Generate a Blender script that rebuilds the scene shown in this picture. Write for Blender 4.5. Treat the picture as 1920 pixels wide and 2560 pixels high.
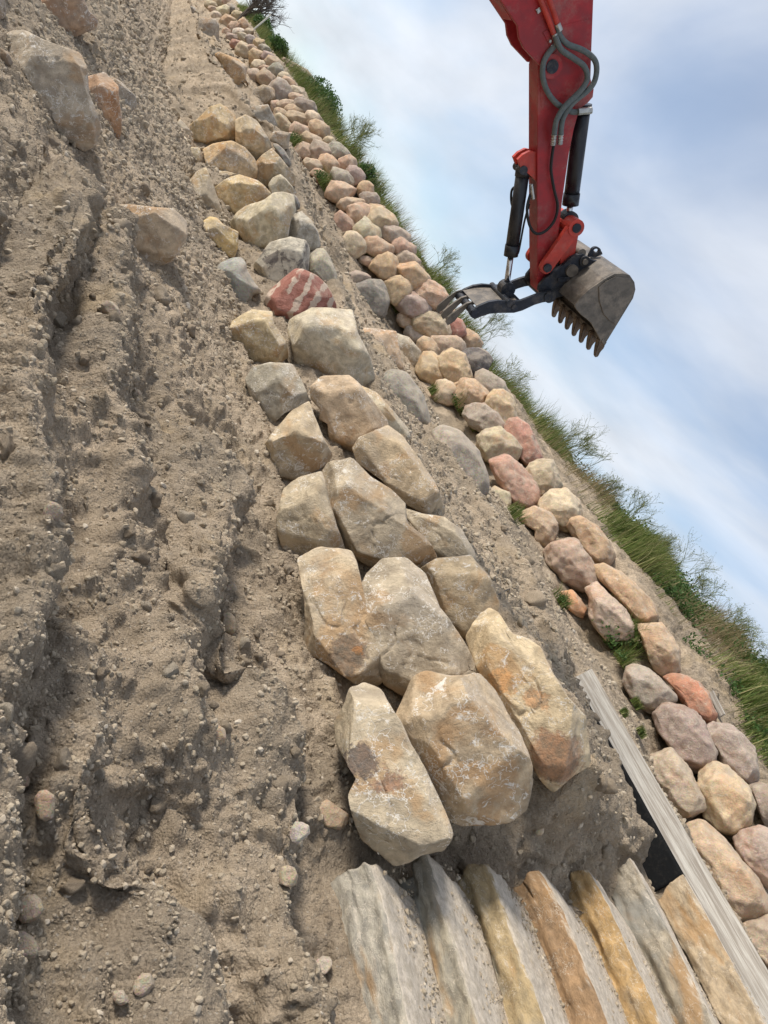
import bpy, bmesh, math, random
import numpy as np
from mathutils import Vector, Matrix
from mathutils.bvhtree import BVHTree

# ------------------------------------------------------------------ camera, sky, sun, exposure
for o in list(bpy.data.objects): bpy.data.objects.remove(o)
SC = bpy.context.scene
COL = SC.collection
F = 1934.0; CX, CY = 960.0, 1280.0
ROLL = math.radians(60); VPT = (440.0, -93.0)
r2 = np.array([math.cos(ROLL), math.sin(ROLL)]); u2 = np.array([math.sin(ROLL), -math.cos(ROLL)])
o2 = np.array([VPT[0]-CX, VPT[1]-CY]); vx, vy = o2@r2, o2@u2
PITCH = -math.atan(vy/F); YAW = math.atan2(-vx, F/math.cos(PITCH))
FH = np.array([-math.cos(YAW), math.sin(YAW), 0]); RT = np.array([math.sin(YAW), math.cos(YAW), 0])
FW = FH*math.cos(PITCH)+np.array([0, 0, 1.])*math.sin(PITCH); UP = np.cross(RT, FW)
cam_d = bpy.data.cameras.new('camera'); cam = bpy.data.objects.new('camera', cam_d); COL.objects.link(cam)
ix = RT*math.cos(ROLL)+UP*math.sin(ROLL); iy = -RT*math.sin(ROLL)+UP*math.cos(ROLL)
cam.matrix_world = Matrix(((ix[0], iy[0], -FW[0], 0), (ix[1], iy[1], -FW[1], 0), (ix[2], iy[2], -FW[2], 0), (0, 0, 0, 1)))
cam_d.sensor_fit = 'VERTICAL'; cam_d.sensor_height = 36; cam_d.lens = 36*F/2560
cam_d.clip_start = .05; cam_d.clip_end = 2000
SC.camera = cam

SUN_DIR = Vector((-0.42, -0.80, 0.52)).normalized()      # towards the sun
sd = bpy.data.lights.new('sun', 'SUN'); sd.energy = 3.0; sd.angle = math.radians(12.0); sd.color = (1, .935, .84)
so = bpy.data.objects.new('sun', sd); COL.objects.link(so)
so.rotation_euler = SUN_DIR.to_track_quat('Z', 'Y').to_euler()
W = bpy.data.worlds.new('World'); SC.world = W; W.use_nodes = True
wn, wl = W.node_tree.nodes, W.node_tree.links; wn.clear()
def wnode(t, **k):
    n = wn.new(t)
    for a, b in k.items(): setattr(n, a, b)
    return n
sky = wnode('ShaderNodeTexSky', sky_type='NISHITA', sun_disc=False)
sky.sun_elevation = math.asin(SUN_DIR.z); sky.sun_rotation = math.atan2(SUN_DIR.x, SUN_DIR.y)
sky.air_density = 1.0; sky.dust_density = .6; sky.ozone_density = 2.5
tc = wnode('ShaderNodeTexCoord')
# clouds: direction projected on a high flat layer, streaked along one wind direction
sep = wnode('ShaderNodeSeparateXYZ'); wl.new(tc.outputs['Generated'], sep.inputs[0])
zz = wnode('ShaderNodeMath', operation='ADD'); wl.new(sep.outputs[2], zz.inputs[0]); zz.inputs[1].default_value = .25
zc = wnode('ShaderNodeMath', operation='MAXIMUM'); wl.new(zz.outputs[0], zc.inputs[0]); zc.inputs[1].default_value = .05
comb = wnode('ShaderNodeCombineXYZ')
for i in range(2):
    d = wnode('ShaderNodeMath', operation='DIVIDE'); wl.new(sep.outputs[i], d.inputs[0]); wl.new(zc.outputs[0], d.inputs[1]); wl.new(d.outputs[0], comb.inputs[i])
mp = wnode('ShaderNodeMapping'); wl.new(comb.outputs[0], mp.inputs[0])
mp.inputs['Rotation'].default_value = (0, 0, math.radians(-62)); mp.inputs['Scale'].default_value = (0.85, 1.9, 1); mp.inputs['Location'].default_value = (3.1, 1.7, 0)
n1 = wnode('ShaderNodeTexNoise'); n1.inputs['Scale'].default_value = 1.15; n1.inputs['Detail'].default_value = 6; n1.inputs['Roughness'].default_value = .47; n1.inputs['Distortion'].default_value = .35
wl.new(mp.outputs[0], n1.inputs['Vector'])
mr = wnode('ShaderNodeMapRange'); mr.interpolation_type = 'SMOOTHSTEP'
mr.inputs['From Min'].default_value = .32; mr.inputs['From Max'].default_value = .70; mr.inputs['To Min'].default_value = .27; mr.inputs['To Max'].default_value = .90
wl.new(n1.outputs['Fac'], mr.inputs['Value'])
n2 = wnode('ShaderNodeTexNoise'); n2.inputs['Scale'].default_value = 2.6; n2.inputs['Detail'].default_value = 5; wl.new(mp.outputs[0], n2.inputs['Vector'])
cr = wnode('ShaderNodeMapRange'); cr.inputs['From Min'].default_value = .3; cr.inputs['From Max'].default_value = .7; cr.inputs['To Min'].default_value = 4.5; cr.inputs['To Max'].default_value = 5.7
wl.new(n2.outputs['Fac'], cr.inputs['Value'])
ccol = wnode('ShaderNodeVectorMath', operation='SCALE'); ccol.inputs[0].default_value = (.94, .98, 1.05); wl.new(cr.outputs[0], ccol.inputs['Scale'])
mx = wnode('ShaderNodeMix', data_type='RGBA'); wl.new(mr.outputs[0], mx.inputs[0]); wl.new(sky.outputs[0], mx.inputs[6]); wl.new(ccol.outputs[0], mx.inputs[7])
bg = wnode('ShaderNodeBackground'); bg.inputs['Strength'].default_value = .115; wl.new(mx.outputs[2], bg.inputs[0])
wo = wnode('ShaderNodeOutputWorld'); wl.new(bg.outputs[0], wo.inputs[0])
SC.view_settings.view_transform = 'Standard'; SC.view_settings.look = 'None'
SC.view_settings.exposure = 0.62; SC.view_settings.gamma = 1; SC.view_settings.use_curve_mapping = False
SC.render.engine = 'CYCLES'

# ------------------------------------------------------------------ helpers
random.seed(7); RS = np.random.RandomState(11)
def ray(x, y):
    a = (x-CX)*r2[0]+(y-CY)*r2[1]; b = (x-CX)*u2[0]+(y-CY)*u2[1]
    v = FW*F+RT*a+UP*b
    return v/np.linalg.norm(v)
VIEW = {'A': (480, 0, .24111), 'B': (640, 300, .24111), 'C': (820, 500, .24111), 'D': (1000, 780, .24111), 'E': (1200, 1120, .24111),
        'G': (1520, 1640, .24111), 'H': (400, 240, .24111), 'I': (520, 560, .24111), 'J': (0, 0, .24111), 'K': (820, 1640, .36166),
        'L': (1640, 2040, .2351), 'M': (1260, 520, .22905), 'N': (1200, 0, .19289), 'O': (1060, 600, .20494), 'S': (0, 0, 1),
        '1': (0, 0, .57866), '2': (960, 0, .57866), '3': (480, 700, .57866), '4': (0, 900, .42194), '5': (0, 1760, .57866),
        '6': (800, 1900, .5425), '7': (1220, 1560, .4522), '8': (1220, 900, .42194)}
def px(v, x, y):
    a, b, s = VIEW[v]; return (a+x*s, b+y*s)
def atY(p, Y):
    r = ray(*p); return r*(Y/r[1])
def atX(p, X):
    r = ray(*p); return r*(X/r[0])
def hsh(ix, iy, iz, s=0):
    h = (ix.astype(np.int64)*374761393+iy.astype(np.int64)*668265263+iz.astype(np.int64)*2147483647+s*974634777) & 0xffffffff
    h = ((h ^ (h >> 13))*1274126177) & 0xffffffff
    h = ((h ^ (h >> 16))*2246822519) & 0xffffffff
    return ((h ^ (h >> 15)) & 0xffffff)/float(0xffffff)
def vnoise(P, s=0):
    I = np.floor(P).astype(np.int64); f = P-I; w = f*f*f*(f*(f*6-15)+10)
    out = 0
    for dx in (0, 1):
        for dy in (0, 1):
            for dz in (0, 1):
                c = hsh(I[:, 0]+dx, I[:, 1]+dy, I[:, 2]+dz, s)
                out = out+c*(w[:, 0] if dx else 1-w[:, 0])*(w[:, 1] if dy else 1-w[:, 1])*(w[:, 2] if dz else 1-w[:, 2])
    return out*2-1
def fbm(P, oct=4, s=0, rough=.5):
    a, t = 1., 0
    for i in range(oct):
        t = t+a*vnoise(P*(2.03**i)+i*17.3, s+i); a *= rough
    return t
def worley(P, s=0):
    I = np.floor(P).astype(np.int64); best = np.full(len(P), 9.); bid = np.zeros(len(P))
    for dx in (-1, 0, 1):
        for dy in (-1, 0, 1):
            for dz in (-1, 0, 1):
                J = I+np.array([dx, dy, dz])
                c = np.stack([hsh(J[:, 0], J[:, 1], J[:, 2], s+k) for k in (1, 2, 3)], 1)+J
                d = np.linalg.norm(P-c, axis=1); m = d < best
                best = np.where(m, d, best); bid = np.where(m, hsh(J[:, 0], J[:, 1], J[:, 2], s+9), bid)
    return best, bid
def mesh_np(name, V, Fc, smooth=True):
    me = bpy.data.meshes.new(name); V = np.asarray(V, np.float32); Fc = np.asarray(Fc, np.int32)
    k = Fc.shape[1]
    me.vertices.add(len(V)); me.vertices.foreach_set('co', V.ravel())
    me.loops.add(Fc.size); me.loops.foreach_set('vertex_index', Fc.ravel())
    me.polygons.add(len(Fc)); me.polygons.foreach_set('loop_start', np.arange(0, Fc.size, k, dtype=np.int32))
    me.polygons.foreach_set('loop_total', np.full(len(Fc), k, np.int32))
    me.update(calc_edges=True); me.polygons.foreach_set('use_smooth', np.full(len(Fc), smooth)); me.validate()
    return me
def tag(o, label=None, cat=None, group=None, kind=None):
    if label: o['label'] = label
    if cat: o['category'] = cat
    if group: o['group'] = group
    if kind: o['kind'] = kind
    return o
def mkobj(name, me, mat=None, parent=None, color=None):
    o = bpy.data.objects.new(name, me); COL.objects.link(o)
    if mat is not None and not me.materials: me.materials.append(mat)
    if parent: o.parent = parent
    if color: o.color = (*color, 1)
    return o
def empty(name, loc=(0, 0, 0)):
    o = bpy.data.objects.new(name, None); o.location = loc; COL.objects.link(o); o.empty_display_size = .1; return o
def from_bm(name, bm, mat, parent=None, smooth=False):
    me = bpy.data.meshes.new(name); bm.normal_update(); bm.to_mesh(me); bm.free()
    for p in me.polygons: p.use_smooth = smooth
    return mkobj(name, me, mat, parent)

# ------------------------------------------------------------------ materials
class NT:
    def __init__(s, name):
        s.m = bpy.data.materials.new(name); s.m.use_nodes = True; s.n = s.m.node_tree.nodes; s.l = s.m.node_tree.links
        s.b = s.n['Principled BSDF']; s.b.inputs['Roughness'].default_value = .9; s.b.inputs['Specular IOR Level'].default_value = .25
        s.tc = s.n.new('ShaderNodeTexCoord')
    def out(s, x): return x.outputs[0] if hasattr(x, 'outputs') else x
    def put(s, v, inp):
        if isinstance(v, (int, float)): inp.default_value = v
        elif isinstance(v, tuple): inp.default_value = v if len(v) == len(inp.default_value) else (*v, 1)
        else: s.l.new(v, inp)
    def noise(s, vec, scale, detail=5, rough=.55, dist=0, col=False):
        n = s.n.new('ShaderNodeTexNoise'); s.l.new(vec, n.inputs['Vector']); n.inputs['Scale'].default_value = scale
        n.inputs['Detail'].default_value = detail; n.inputs['Roughness'].default_value = rough; n.inputs['Distortion'].default_value = dist
        return n.outputs['Color'] if col else n.outputs['Fac']
    def voro(s, vec, scale, feat='F1', out='Distance', rnd=1):
        n = s.n.new('ShaderNodeTexVoronoi'); n.feature = feat; s.l.new(vec, n.inputs['Vector']); n.inputs['Scale'].default_value = scale
        n.inputs['Randomness'].default_value = rnd; return n.outputs[out]
    def rng(s, v, a, b, c=0, d=1, smooth=True):
        n = s.n.new('ShaderNodeMapRange'); n.interpolation_type = 'SMOOTHSTEP' if smooth else 'LINEAR'; s.l.new(v, n.inputs['Value'])
        for k, x in zip(('From Min', 'From Max', 'To Min', 'To Max'), (a, b, c, d)): n.inputs[k].default_value = x
        return n.outputs[0]
    def mix(s, f, a, b, blend='MIX'):
        n = s.n.new('ShaderNodeMix'); n.data_type = 'RGBA'; n.blend_type = blend
        s.put(f, n.inputs[0]); s.put(a, n.inputs[6]); s.put(b, n.inputs[7]); return n.outputs[2]
    def math(s, op, a, b=0):
        n = s.n.new('ShaderNodeMath'); n.operation = op; s.put(a, n.inputs[0]); s.put(b, n.inputs[1]); return n.outputs[0]
    def vadd(s, a, b, op='ADD'):
        n = s.n.new('ShaderNodeVectorMath'); n.operation = op; s.put(a, n.inputs[0]); s.put(b, n.inputs[1]); return n.outputs[0]
    def mapping(s, v, rot=(0, 0, 0), sc=(1, 1, 1)):
        n = s.n.new('ShaderNodeMapping'); s.l.new(v, n.inputs[0]); n.inputs['Rotation'].default_value = rot; n.inputs['Scale'].default_value = sc; return n.outputs[0]
    def bump(s, h, strength, dist, prev=None):
        n = s.n.new('ShaderNodeBump'); s.l.new(h, n.inputs['Height']); n.inputs['Strength'].default_value = strength; n.inputs['Distance'].default_value = dist
        if prev is not None: s.l.new(prev, n.inputs['Normal'])
        return n.outputs[0]
    def fin(s, col=None, nor=None, rough=None, metal=None):
        if col is not None: s.put(col, s.b.inputs['Base Color'])
        if nor is not None: s.l.new(nor, s.b.inputs['Normal'])
        if rough is not None: s.put(rough, s.b.inputs['Roughness'])
        if metal is not None: s.b.inputs['Metallic'].default_value = metal
        return s.m

def rock_mat(name, kind, stains=()):
    t = NT(name); oi = t.n.new('ShaderNodeObjectInfo')
    off = t.math('MULTIPLY', oi.outputs['Random'], 37.0)
    v = t.vadd(t.tc.outputs['Object'], off)
    base = oi.outputs['Color']
    big = t.noise(v, 2.6, 5, .6, .6); mid = t.noise(v, 9, 6, .65, .3); fine = t.noise(v, 55, 5, .7); grain = t.noise(v, 260, 3, .7)
    c = t.mix(t.rng(mid, .34, .66), t.mix(1.0, base, (.78, .75, .71), 'MULTIPLY'), t.mix(1.0, base, (1.42, 1.38, 1.30), 'MULTIPLY'))
    if kind == 'sandstone':
        c = t.mix(t.math('MULTIPLY', t.rng(big, .51, .63), .65), c, t.mix(1.0, base, (1.02, .72, .44), 'MULTIPLY'))
        c = t.mix(t.math('MULTIPLY', t.rng(t.noise(v, 1.7, 3, .5, .3), .55, .7), .5), c, (.30, .27, .235))
        w = t.voro(t.vadd(v, t.noise(v, 6, 4, .6, 0, True)), 3.2, 'DISTANCE_TO_EDGE')
        scuff = t.math('MULTIPLY', t.rng(w, .006, .024, 1, 0), t.rng(t.noise(v, 3.5, 3, .6), .46, .52))
        patch = t.math('MULTIPLY', t.rng(t.noise(v, 13, 7, .80, .8), .57, .605), t.rng(t.noise(v, 2.6, 2, .5), .47, .54))
        wall_v = t.voro(t.vadd(v, t.vadd(t.noise(v, 5, 4, .6, 0, True), (.5, .5, .5), 'MULTIPLY')), 5.5, 'DISTANCE_TO_EDGE')
        crk = t.math('MULTIPLY', t.rng(wall_v, 0, .012, 1, 0), t.rng(t.noise(v, 2.9, 3, .6), .52, .62))
        c = t.mix(t.math('MULTIPLY', crk, .55), c, (.15, .115, .08))
        c = t.mix(t.math('MULTIPLY', t.math('MAXIMUM', scuff, patch), .82), c, (.82, .78, .71))
    elif kind == 'boulder':
        c = t.mix(t.math('MULTIPLY', t.rng(big, .50, .66), .5), c, t.mix(1.0, base, (1.10, .74, .52), 'MULTIPLY'))
        sp = t.voro(t.vadd(v, t.noise(v, 20, 3, .6, 0, True)), 22, 'F1', 'Color')
        c = t.mix(.22, c, sp, 'OVERLAY')
        pale = t.math('MULTIPLY', t.rng(t.noise(v, 14, 7, .8, .6), .56, .62), .55)
        c = t.mix(pale, c, (.60, .53, .45)); dk = t.rng(t.noise(t.mapping(v, (.3, .2, .9)), 10, 7, .8, .8), .36, .43, .6, 0); c = t.mix(dk, c, t.mix(1.0, base, (.50, .44, .40), 'MULTIPLY'))
        c = t.mix(t.math('MULTIPLY', t.rng(t.noise(v, 3.5, 4, .6), .52, .7), .4), c, (.36, .30, .235))
    elif kind == 'granite':
        c = t.mix(.3, c, t.voro(v, 120, 'F1', 'Color'), 'SOFT_LIGHT')
        c = t.mix(t.math('MULTIPLY', t.rng(big, .45, .65), .55), c, (.34, .29, .24))
        ln = t.voro(t.vadd(v, t.noise(v, 4, 3, .6, 0, True)), 1.7, 'DISTANCE_TO_EDGE')
        c = t.mix(t.rng(ln, 0, .014, .38, 0), c, (.46, .44, .41))
    elif kind == 'stained':
        c = t.mix(t.math('MULTIPLY', t.rng(t.noise(v, 5, 6, .7, .5), .50, .58), .8), c, (.10, .085, .08))
    elif kind == 'striped':
        vv = t.mapping(t.vadd(t.tc.outputs['Object'], t.vadd(t.noise(v, 9, 4, .6, 0, True), (.16, .16, .16), 'MULTIPLY')), (0, 0, math.radians(33)))
        s = t.n.new('ShaderNodeSeparateXYZ'); t.l.new(vv, s.inputs[0])
        st = t.rng(t.math('SINE', t.math('MULTIPLY', s.outputs[0], 36.0)), .25, .45)
        st = t.math('MULTIPLY', st, t.rng(t.noise(t.mapping(v, (0, 0, 0), (1, .6, 1)), 4, 2, .5), .40, .46))
        c = t.mix(st, t.mix(t.rng(mid, .35, .65), (.30, .115, .085), (.42, .19, .15)), (.60, .47, .37))
    for (sx, sy, sr, sc_) in stains:                        # patches of iron stain, soot and broken face that belong to this one stone
        dv = t.n.new('ShaderNodeVectorMath'); dv.operation = 'DISTANCE'
        fl = t.vadd(t.vadd(t.tc.outputs['Object'], (1, 1, 0), 'MULTIPLY'), t.vadd(t.noise(v, 11, 7, .8, 0, True), (.26, .26, 0), 'MULTIPLY'))
        t.l.new(fl, dv.inputs[0]); dv.inputs[1].default_value = (sx+.13, sy+.13, 0)
        c = t.mix(t.rng(dv.outputs['Value'], sr*.75, sr*1.1, .88, 0), c, t.mix(t.rng(t.noise(v, 16, 6, .8), .40, .60), sc_, t.mix(1.0, sc_, (2.1, 1.7, 1.4), 'MULTIPLY')))
    c = t.mix(t.rng(grain, .35, .65, 0, .35), c, t.mix(1.0, c, (.72, .72, .72), 'MULTIPLY'))
    # settled dust lies on what faces up
    g = t.n.new('ShaderNodeNewGeometry'); sp3 = t.n.new('ShaderNodeSeparateXYZ'); t.l.new(g.outputs['True Normal'], sp3.inputs[0])
    du = t.math('MULTIPLY', t.rng(sp3.outputs[2], .45, .95, 0, .6), t.rng(t.noise(v, 7, 5, .7), .36, .6))
    c = t.mix({'boulder': .26, 'sandstone': .10}.get(kind, .05), c, (.46, .375, .28)); c = t.mix(du, c, (.47, .39, .30))
    strata = t.noise(t.mapping(v, (.5, .8, .2), (1.2, 1.6, 11)), 5, 5, .65, .4)
    n = t.bump(mid, .35, .03); n = t.bump(strata, .6, .022, n); n = t.bump(fine, .85, .012, n); n = t.bump(grain, .6, .004, n)
    return t.fin(c, n, .88)
ROCK = {k: rock_mat('rock_'+k, k) for k in ('sandstone', 'boulder', 'granite', 'stained', 'striped')}
ROCK['soot'] = rock_mat('rock_soot_patch', 'sandstone', [(-.125, .09, .075, (.085, .07, .065)), (.0, .0, .06, (.20, .13, .09))])
ROCK['charred'] = rock_mat('rock_charred_end', 'sandstone', [(.05, -.20, .11, (.13, .105, .08)), (.10, -.19, .03, (.22, .12, .05))])
ROCK['marbled'] = rock_mat('rock_marbled', 'sandstone', [(-.16, .10, .085, (.34, .215, .10)), (.13, -.30, .15, (.19, .115, .07)), (.04, .0, .07, (.36, .25, .15))])

def dirt_mat():
    t = NT('dirt'); v = t.tc.outputs['Object']
    big = t.noise(v, .55, 5, .6, .5); mid = t.noise(v, 3.5, 6, .65, .3); fine = t.noise(v, 30, 6, .75); gr = t.noise(v, 170, 4, .75)
    c = t.mix(t.rng(mid, .32, .68), (.400, .318, .228), (.680, .548, .402))
    c = t.mix(t.rng(big, .42, .60, 0, .8), c, (.385, .315, .235))
    c = t.mix(t.rng(t.noise(v, 1.6, 4, .6), .55, .72, 0, .6), c, (.60, .465, .30))
    c = t.mix(t.rng(fine, .3, .7, .42, 0), c, t.mix(1.0, c, (.62, .59, .55), 'MULTIPLY'))
    c = t.mix(t.rng(t.noise(v, 7, 6, .72, .6), .52, .64, 0, .26), c, (.26, .205, .15)); c = t.mix(t.rng(gr, .4, .62, .28, 0), c, t.mix(1.0, c, (.55, .53, .5), 'MULTIPLY'))
    peb = t.voro(v, 60); pc = t.voro(v, 60, 'F1', 'Color')
    sp = t.n.new('ShaderNodeSeparateColor'); t.l.new(pc, sp.inputs[0])
    c = t.mix(t.math('MULTIPLY', t.rng(peb, .22, .30, 1, 0), t.rng(sp.outputs[0], .80, .84, 0, .7)), c, (.50, .44, .36))
    h = t.math('SUBTRACT', 1.0, t.voro(t.vadd(v, t.vadd(t.noise(v, 40, 3, .6, 0, True), (.02, .02, .02), 'MULTIPLY')), 34))
    h2 = t.math('SUBTRACT', 1.0, t.voro(v, 95))
    n = t.bump(mid, .7, .04); n = t.bump(fine, 1.0, .035, n); n = t.bump(h, .9, .022, n); n = t.bump(h2, .8, .009, n); n = t.bump(gr, .9, .005, n)
    return t.fin(c, n, .96)
DIRT = dirt_mat()
def gravel_mat():
    t = NT('gravel_stone'); v = t.tc.outputs['Object']
    gi = t.n.new('ShaderNodeNewGeometry'); rp = gi.outputs['Random Per Island']
    ramp = t.n.new('ShaderNodeValToRGB'); t.l.new(rp, ramp.inputs[0]); e = ramp.color_ramp.elements
    e[0].color = (.31, .255, .185, 1); e[1].color = (.60, .53, .43, 1)
    for p, c in ((.3, (.35, .29, .21, 1)), (.6, (.39, .325, .24, 1)), (.9, (.43, .36, .27, 1)), (.98, (.46, .39, .30, 1))):
        x = e.new(p); x.color = c
    c = t.mix(t.rng(t.noise(v, 60, 5, .7), .35, .65, .5, 0), ramp.outputs[0], t.mix(1.0, ramp.outputs[0], (.68, .66, .63), 'MULTIPLY'))
    return t.fin(c, t.bump(t.noise(v, 150, 5, .75), .7, .004), .93)
GRAV = gravel_mat()
def clod_mat():
    t = NT('clod_earth'); oi = t.n.new('ShaderNodeObjectInfo'); v = t.vadd(t.tc.outputs['Object'], t.math('MULTIPLY', oi.outputs['Random'], 21.0))
    c = t.mix(t.rng(t.noise(v, 14, 5, .6), .35, .65), t.mix(1.0, oi.outputs['Color'], (.72, .70, .67), 'MULTIPLY'), oi.outputs['Color'])
    n = t.bump(t.noise(v, 25, 6, .7), .8, .02); n = t.bump(t.noise(v, 130, 4, .7), .6, .004, n)
    return t.fin(c, n, .95)
CLOD = clod_mat()
def simple(name, col, rough=.6, metal=0, var=.25, sc=8, bump=.15, dirt=0, spec=.3):
    t = NT(name); v = t.tc.outputs['Object']; t.b.inputs['Specular IOR Level'].default_value = spec
    n = t.noise(v, sc, 6, .65); c = t.mix(t.rng(n, .35, .65), tuple(x*(1-var) for x in col), tuple(min(1, x*(1+var)) for x in col))
    if dirt: c = t.mix(t.math('MULTIPLY', t.rng(t.noise(v, sc*.6, 7, .75), .47, .66), dirt), c, (.30, .25, .20))
    return t.fin(c, t.bump(t.noise(v, sc*14, 4, .7), bump, .004), t.rng(n, .3, .7, rough-.12, min(1, rough+.12)), metal)
M = {'red': simple('red_paint', (.31, .018, .023), .5, 0, .22, 6, .08, .34, .42), 'link': simple('link_red_paint', (.44, .045, .03), .5, 0, .2, 9, .1, .2, .4),
     'black': simple('black_paint', (.012, .013, .017), .38, 0, .3, 10, .08, .06, .45),
     'steel': simple('worn_bucket_steel', (.135, .118, .10), .55, .25, .3, 9, .3, .5), 'dark_steel': simple('dark_steel', (.022, .026, .036), .5, .2, .4, 12, .2, .22),
     'tooth': simple('tooth_steel', (.13, .095, .07), .6, .2, .35, 22, .4, .5), 'chrome': simple('cylinder_rod_chrome', (.62, .62, .63), .22, 1, .05, 8, 0),
     'hose': simple('grey_hose_sleeve', (.105, .125, .125), .62, 0, .15, 40, .3, .15), 'hose_black': simple('black_hose', (.015, .015, .016), .5, 0, .1, 30, .1),
     'zinc': simple('zinc_fitting', (.42, .41, .38), .35, .85, .2, 30, .1, .1), 'bark': simple('bark', (.09, .075, .06), .9, 0, .3, 30, .4),
     'black_sheet': simple('sheet_black', (.006, .0065, .007), .8, 0, .3, 40, .3, .03, .1), 'rag': simple('faded_red_plastic', (.5, .1, .09), .7),
     'pipe': simple('white_plastic_pipe', (.62, .60, .54), .5, 0, .1, 20, .05)}
def wood_mat():
    t = NT('weathered_board'); v = t.tc.outputs['Object']
    g = t.noise(t.mapping(v, (0, 0, 0), (.35, 9, 9)), 5, 6, .65, .6); g2 = t.noise(t.mapping(v, (0, 0, 0), (.8, 40, 40)), 6, 4, .7)
    c = t.mix(t.rng(g, .34, .64), (.27, .24, .205), (.50, .475, .43))
    c = t.mix(t.rng(g2, .38, .55, .45, 0), c, (.22, .19, .16))
    c = t.mix(t.rng(t.noise(v, 3, 4, .6), .55, .75, 0, .4), c, (.40, .33, .26))
    return t.fin(c, t.bump(g2, .6, .004, t.bump(g, .4, .008)), .85)
WOOD = wood_mat()
def slab_mat():
    t = NT('slab_stone'); oi = t.n.new('ShaderNodeObjectInfo'); v = t.vadd(t.tc.outputs['Object'], t.math('MULTIPLY', oi.outputs['Random'], 23.0))
    base = oi.outputs['Color']; g = t.noise(t.mapping(v, (0, 0, 0), (1.3, 1.6, 2.0)), 8, 9, .76, .5)
    c = t.mix(t.rng(g, .3, .7), t.mix(1.0, base, (.66, .66, .66), 'MULTIPLY'), t.mix(1.0, base, (1.32, 1.27, 1.18), 'MULTIPLY'))
    c = t.mix(t.math('MULTIPLY', t.rng(t.noise(t.mapping(v, (0, 0, 0), (.8, 1.5, 2.5)), 2.6, 5, .6, .4), .50, .66), .7), c, (.40, .235, .10))
    c = t.mix(t.math('MULTIPLY', t.rng(t.noise(v, 1.9, 4, .6), .53, .66), .65), c, (.255, .25, .225))
    vein = t.voro(t.vadd(v, t.noise(v, 7, 4, .6, 0, True)), 5, 'DISTANCE_TO_EDGE')
    c = t.mix(t.math('MULTIPLY', t.rng(vein, 0, .022, .9, 0), t.rng(t.noise(v, 5, 3), .44, .54)), c, (.58, .50, .40))
    g2 = t.n.new('ShaderNodeNewGeometry'); sp = t.n.new('ShaderNodeSeparateXYZ'); t.l.new(g2.outputs['True Normal'], sp.inputs[0])
    dust = t.math('MULTIPLY', t.rng(sp.outputs[2], .45, .95), t.rng(t.noise(v, 6, 5, .7), .25, .5, .6, .95))
    c = t.mix(dust, c, t.mix(t.rng(t.noise(v, 26, 7, .8), .38, .62), (.42, .36, .28), (.63, .55, .45)))
    st = t.noise(t.mapping(v, (0, 0, 0), (1.6, 3, 5)), 6, 7, .75, .6)
    n = t.bump(g, .5, .03); n = t.bump(st, .65, .018, n); n = t.bump(t.noise(v, 60, 5, .7), .55, .006, n)
    return t.fin(c, n, .88)
SLAB = slab_mat()
def leaf_mat(name, cols, rough=.6):
    t = NT(name); gi = t.n.new('ShaderNodeNewGeometry'); ramp = t.n.new('ShaderNodeValToRGB'); t.l.new(gi.outputs['Random Per Island'], ramp.inputs[0])
    e = ramp.color_ramp.elements; e[0].color = (*cols[0], 1); e[1].color = (*cols[-1], 1)
    for i, c in enumerate(cols[1:-1]): x = e.new((i+1)/(len(cols)-1)); x.color = (*c, 1)
    t.b.inputs['Transmission Weight'].default_value = 0
    t.fin(ramp.outputs[0], None, rough)
    tr = t.n.new('ShaderNodeBsdfTranslucent'); t.l.new(ramp.outputs[0], tr.inputs[0]); ms = t.n.new('ShaderNodeMixShader'); ms.inputs[0].default_value = .3
    t.l.new(t.b.outputs[0], ms.inputs[1]); t.l.new(tr.outputs[0], ms.inputs[2]); t.l.new(ms.outputs[0], t.n['Material Output'].inputs[0])
    return t.m
GRASS = leaf_mat('grass_blades', [(.06, .10, .02), (.10, .15, .03), (.15, .19, .05), (.22, .24, .08), (.36, .32, .16)])
DRY = leaf_mat('dry_grass', [(.12, .12, .05), (.24, .19, .10), (.30, .22, .13), (.20, .20, .08)])
LEAF = leaf_mat('weed_leaves', [(.035, .08, .018), (.06, .12, .03), (.10, .16, .05)])
SPRAY = leaf_mat('weed_spray', [(.10, .14, .05), (.14, .18, .07), (.18, .20, .08), (.40, .36, .05)])
# ------------------------------------------------------------------ terrain: cross profiles in (Y, Z) along X
def comp(d): return d if d < 16 else 16+(d-16)*.22      # the far terraces swing round towards the viewer
def line(pts, Y=None, Z=None):
    out = []
    for p in pts:
        q = px(*p[:3]); y = p[3] if len(p) > 3 else Y
        if Z is not None:
            r = ray(*q); P = r*(Z/r[2])
        else:
            P = atY(q, y); d = np.linalg.norm(P); P = atY(q, y*comp(d)/d)
        out.append(P)
    out = np.array(out); return out[np.argsort(out[:, 0])]
def fn(L, k, sm=7):
    xs, vs = L[:, 0], L[:, k]; g = np.concatenate([np.arange(-100, -12, .25), np.arange(-12, 5, .04)]); u = np.interp(g, xs, vs)
    if sm:
        ker = np.hanning(sm); ker /= ker.sum(); h = sm//2; u = np.convolve(np.concatenate([np.full(h, u[0]), u, np.full(h, u[-1])]), ker, 'valid')[:len(g)]
    xs, vs = g, u
    return lambda X: np.interp(X, xs, vs)
S_ = 'S'
L_C = line([('4', 100, 100), ('4', 130, 300), ('4', 100, 560), ('4', 130, 700), ('4', 220, 920), ('4', 100, 1160), ('5', -150, 250), ('5', -100, 700)], Z=-1.27)
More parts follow.
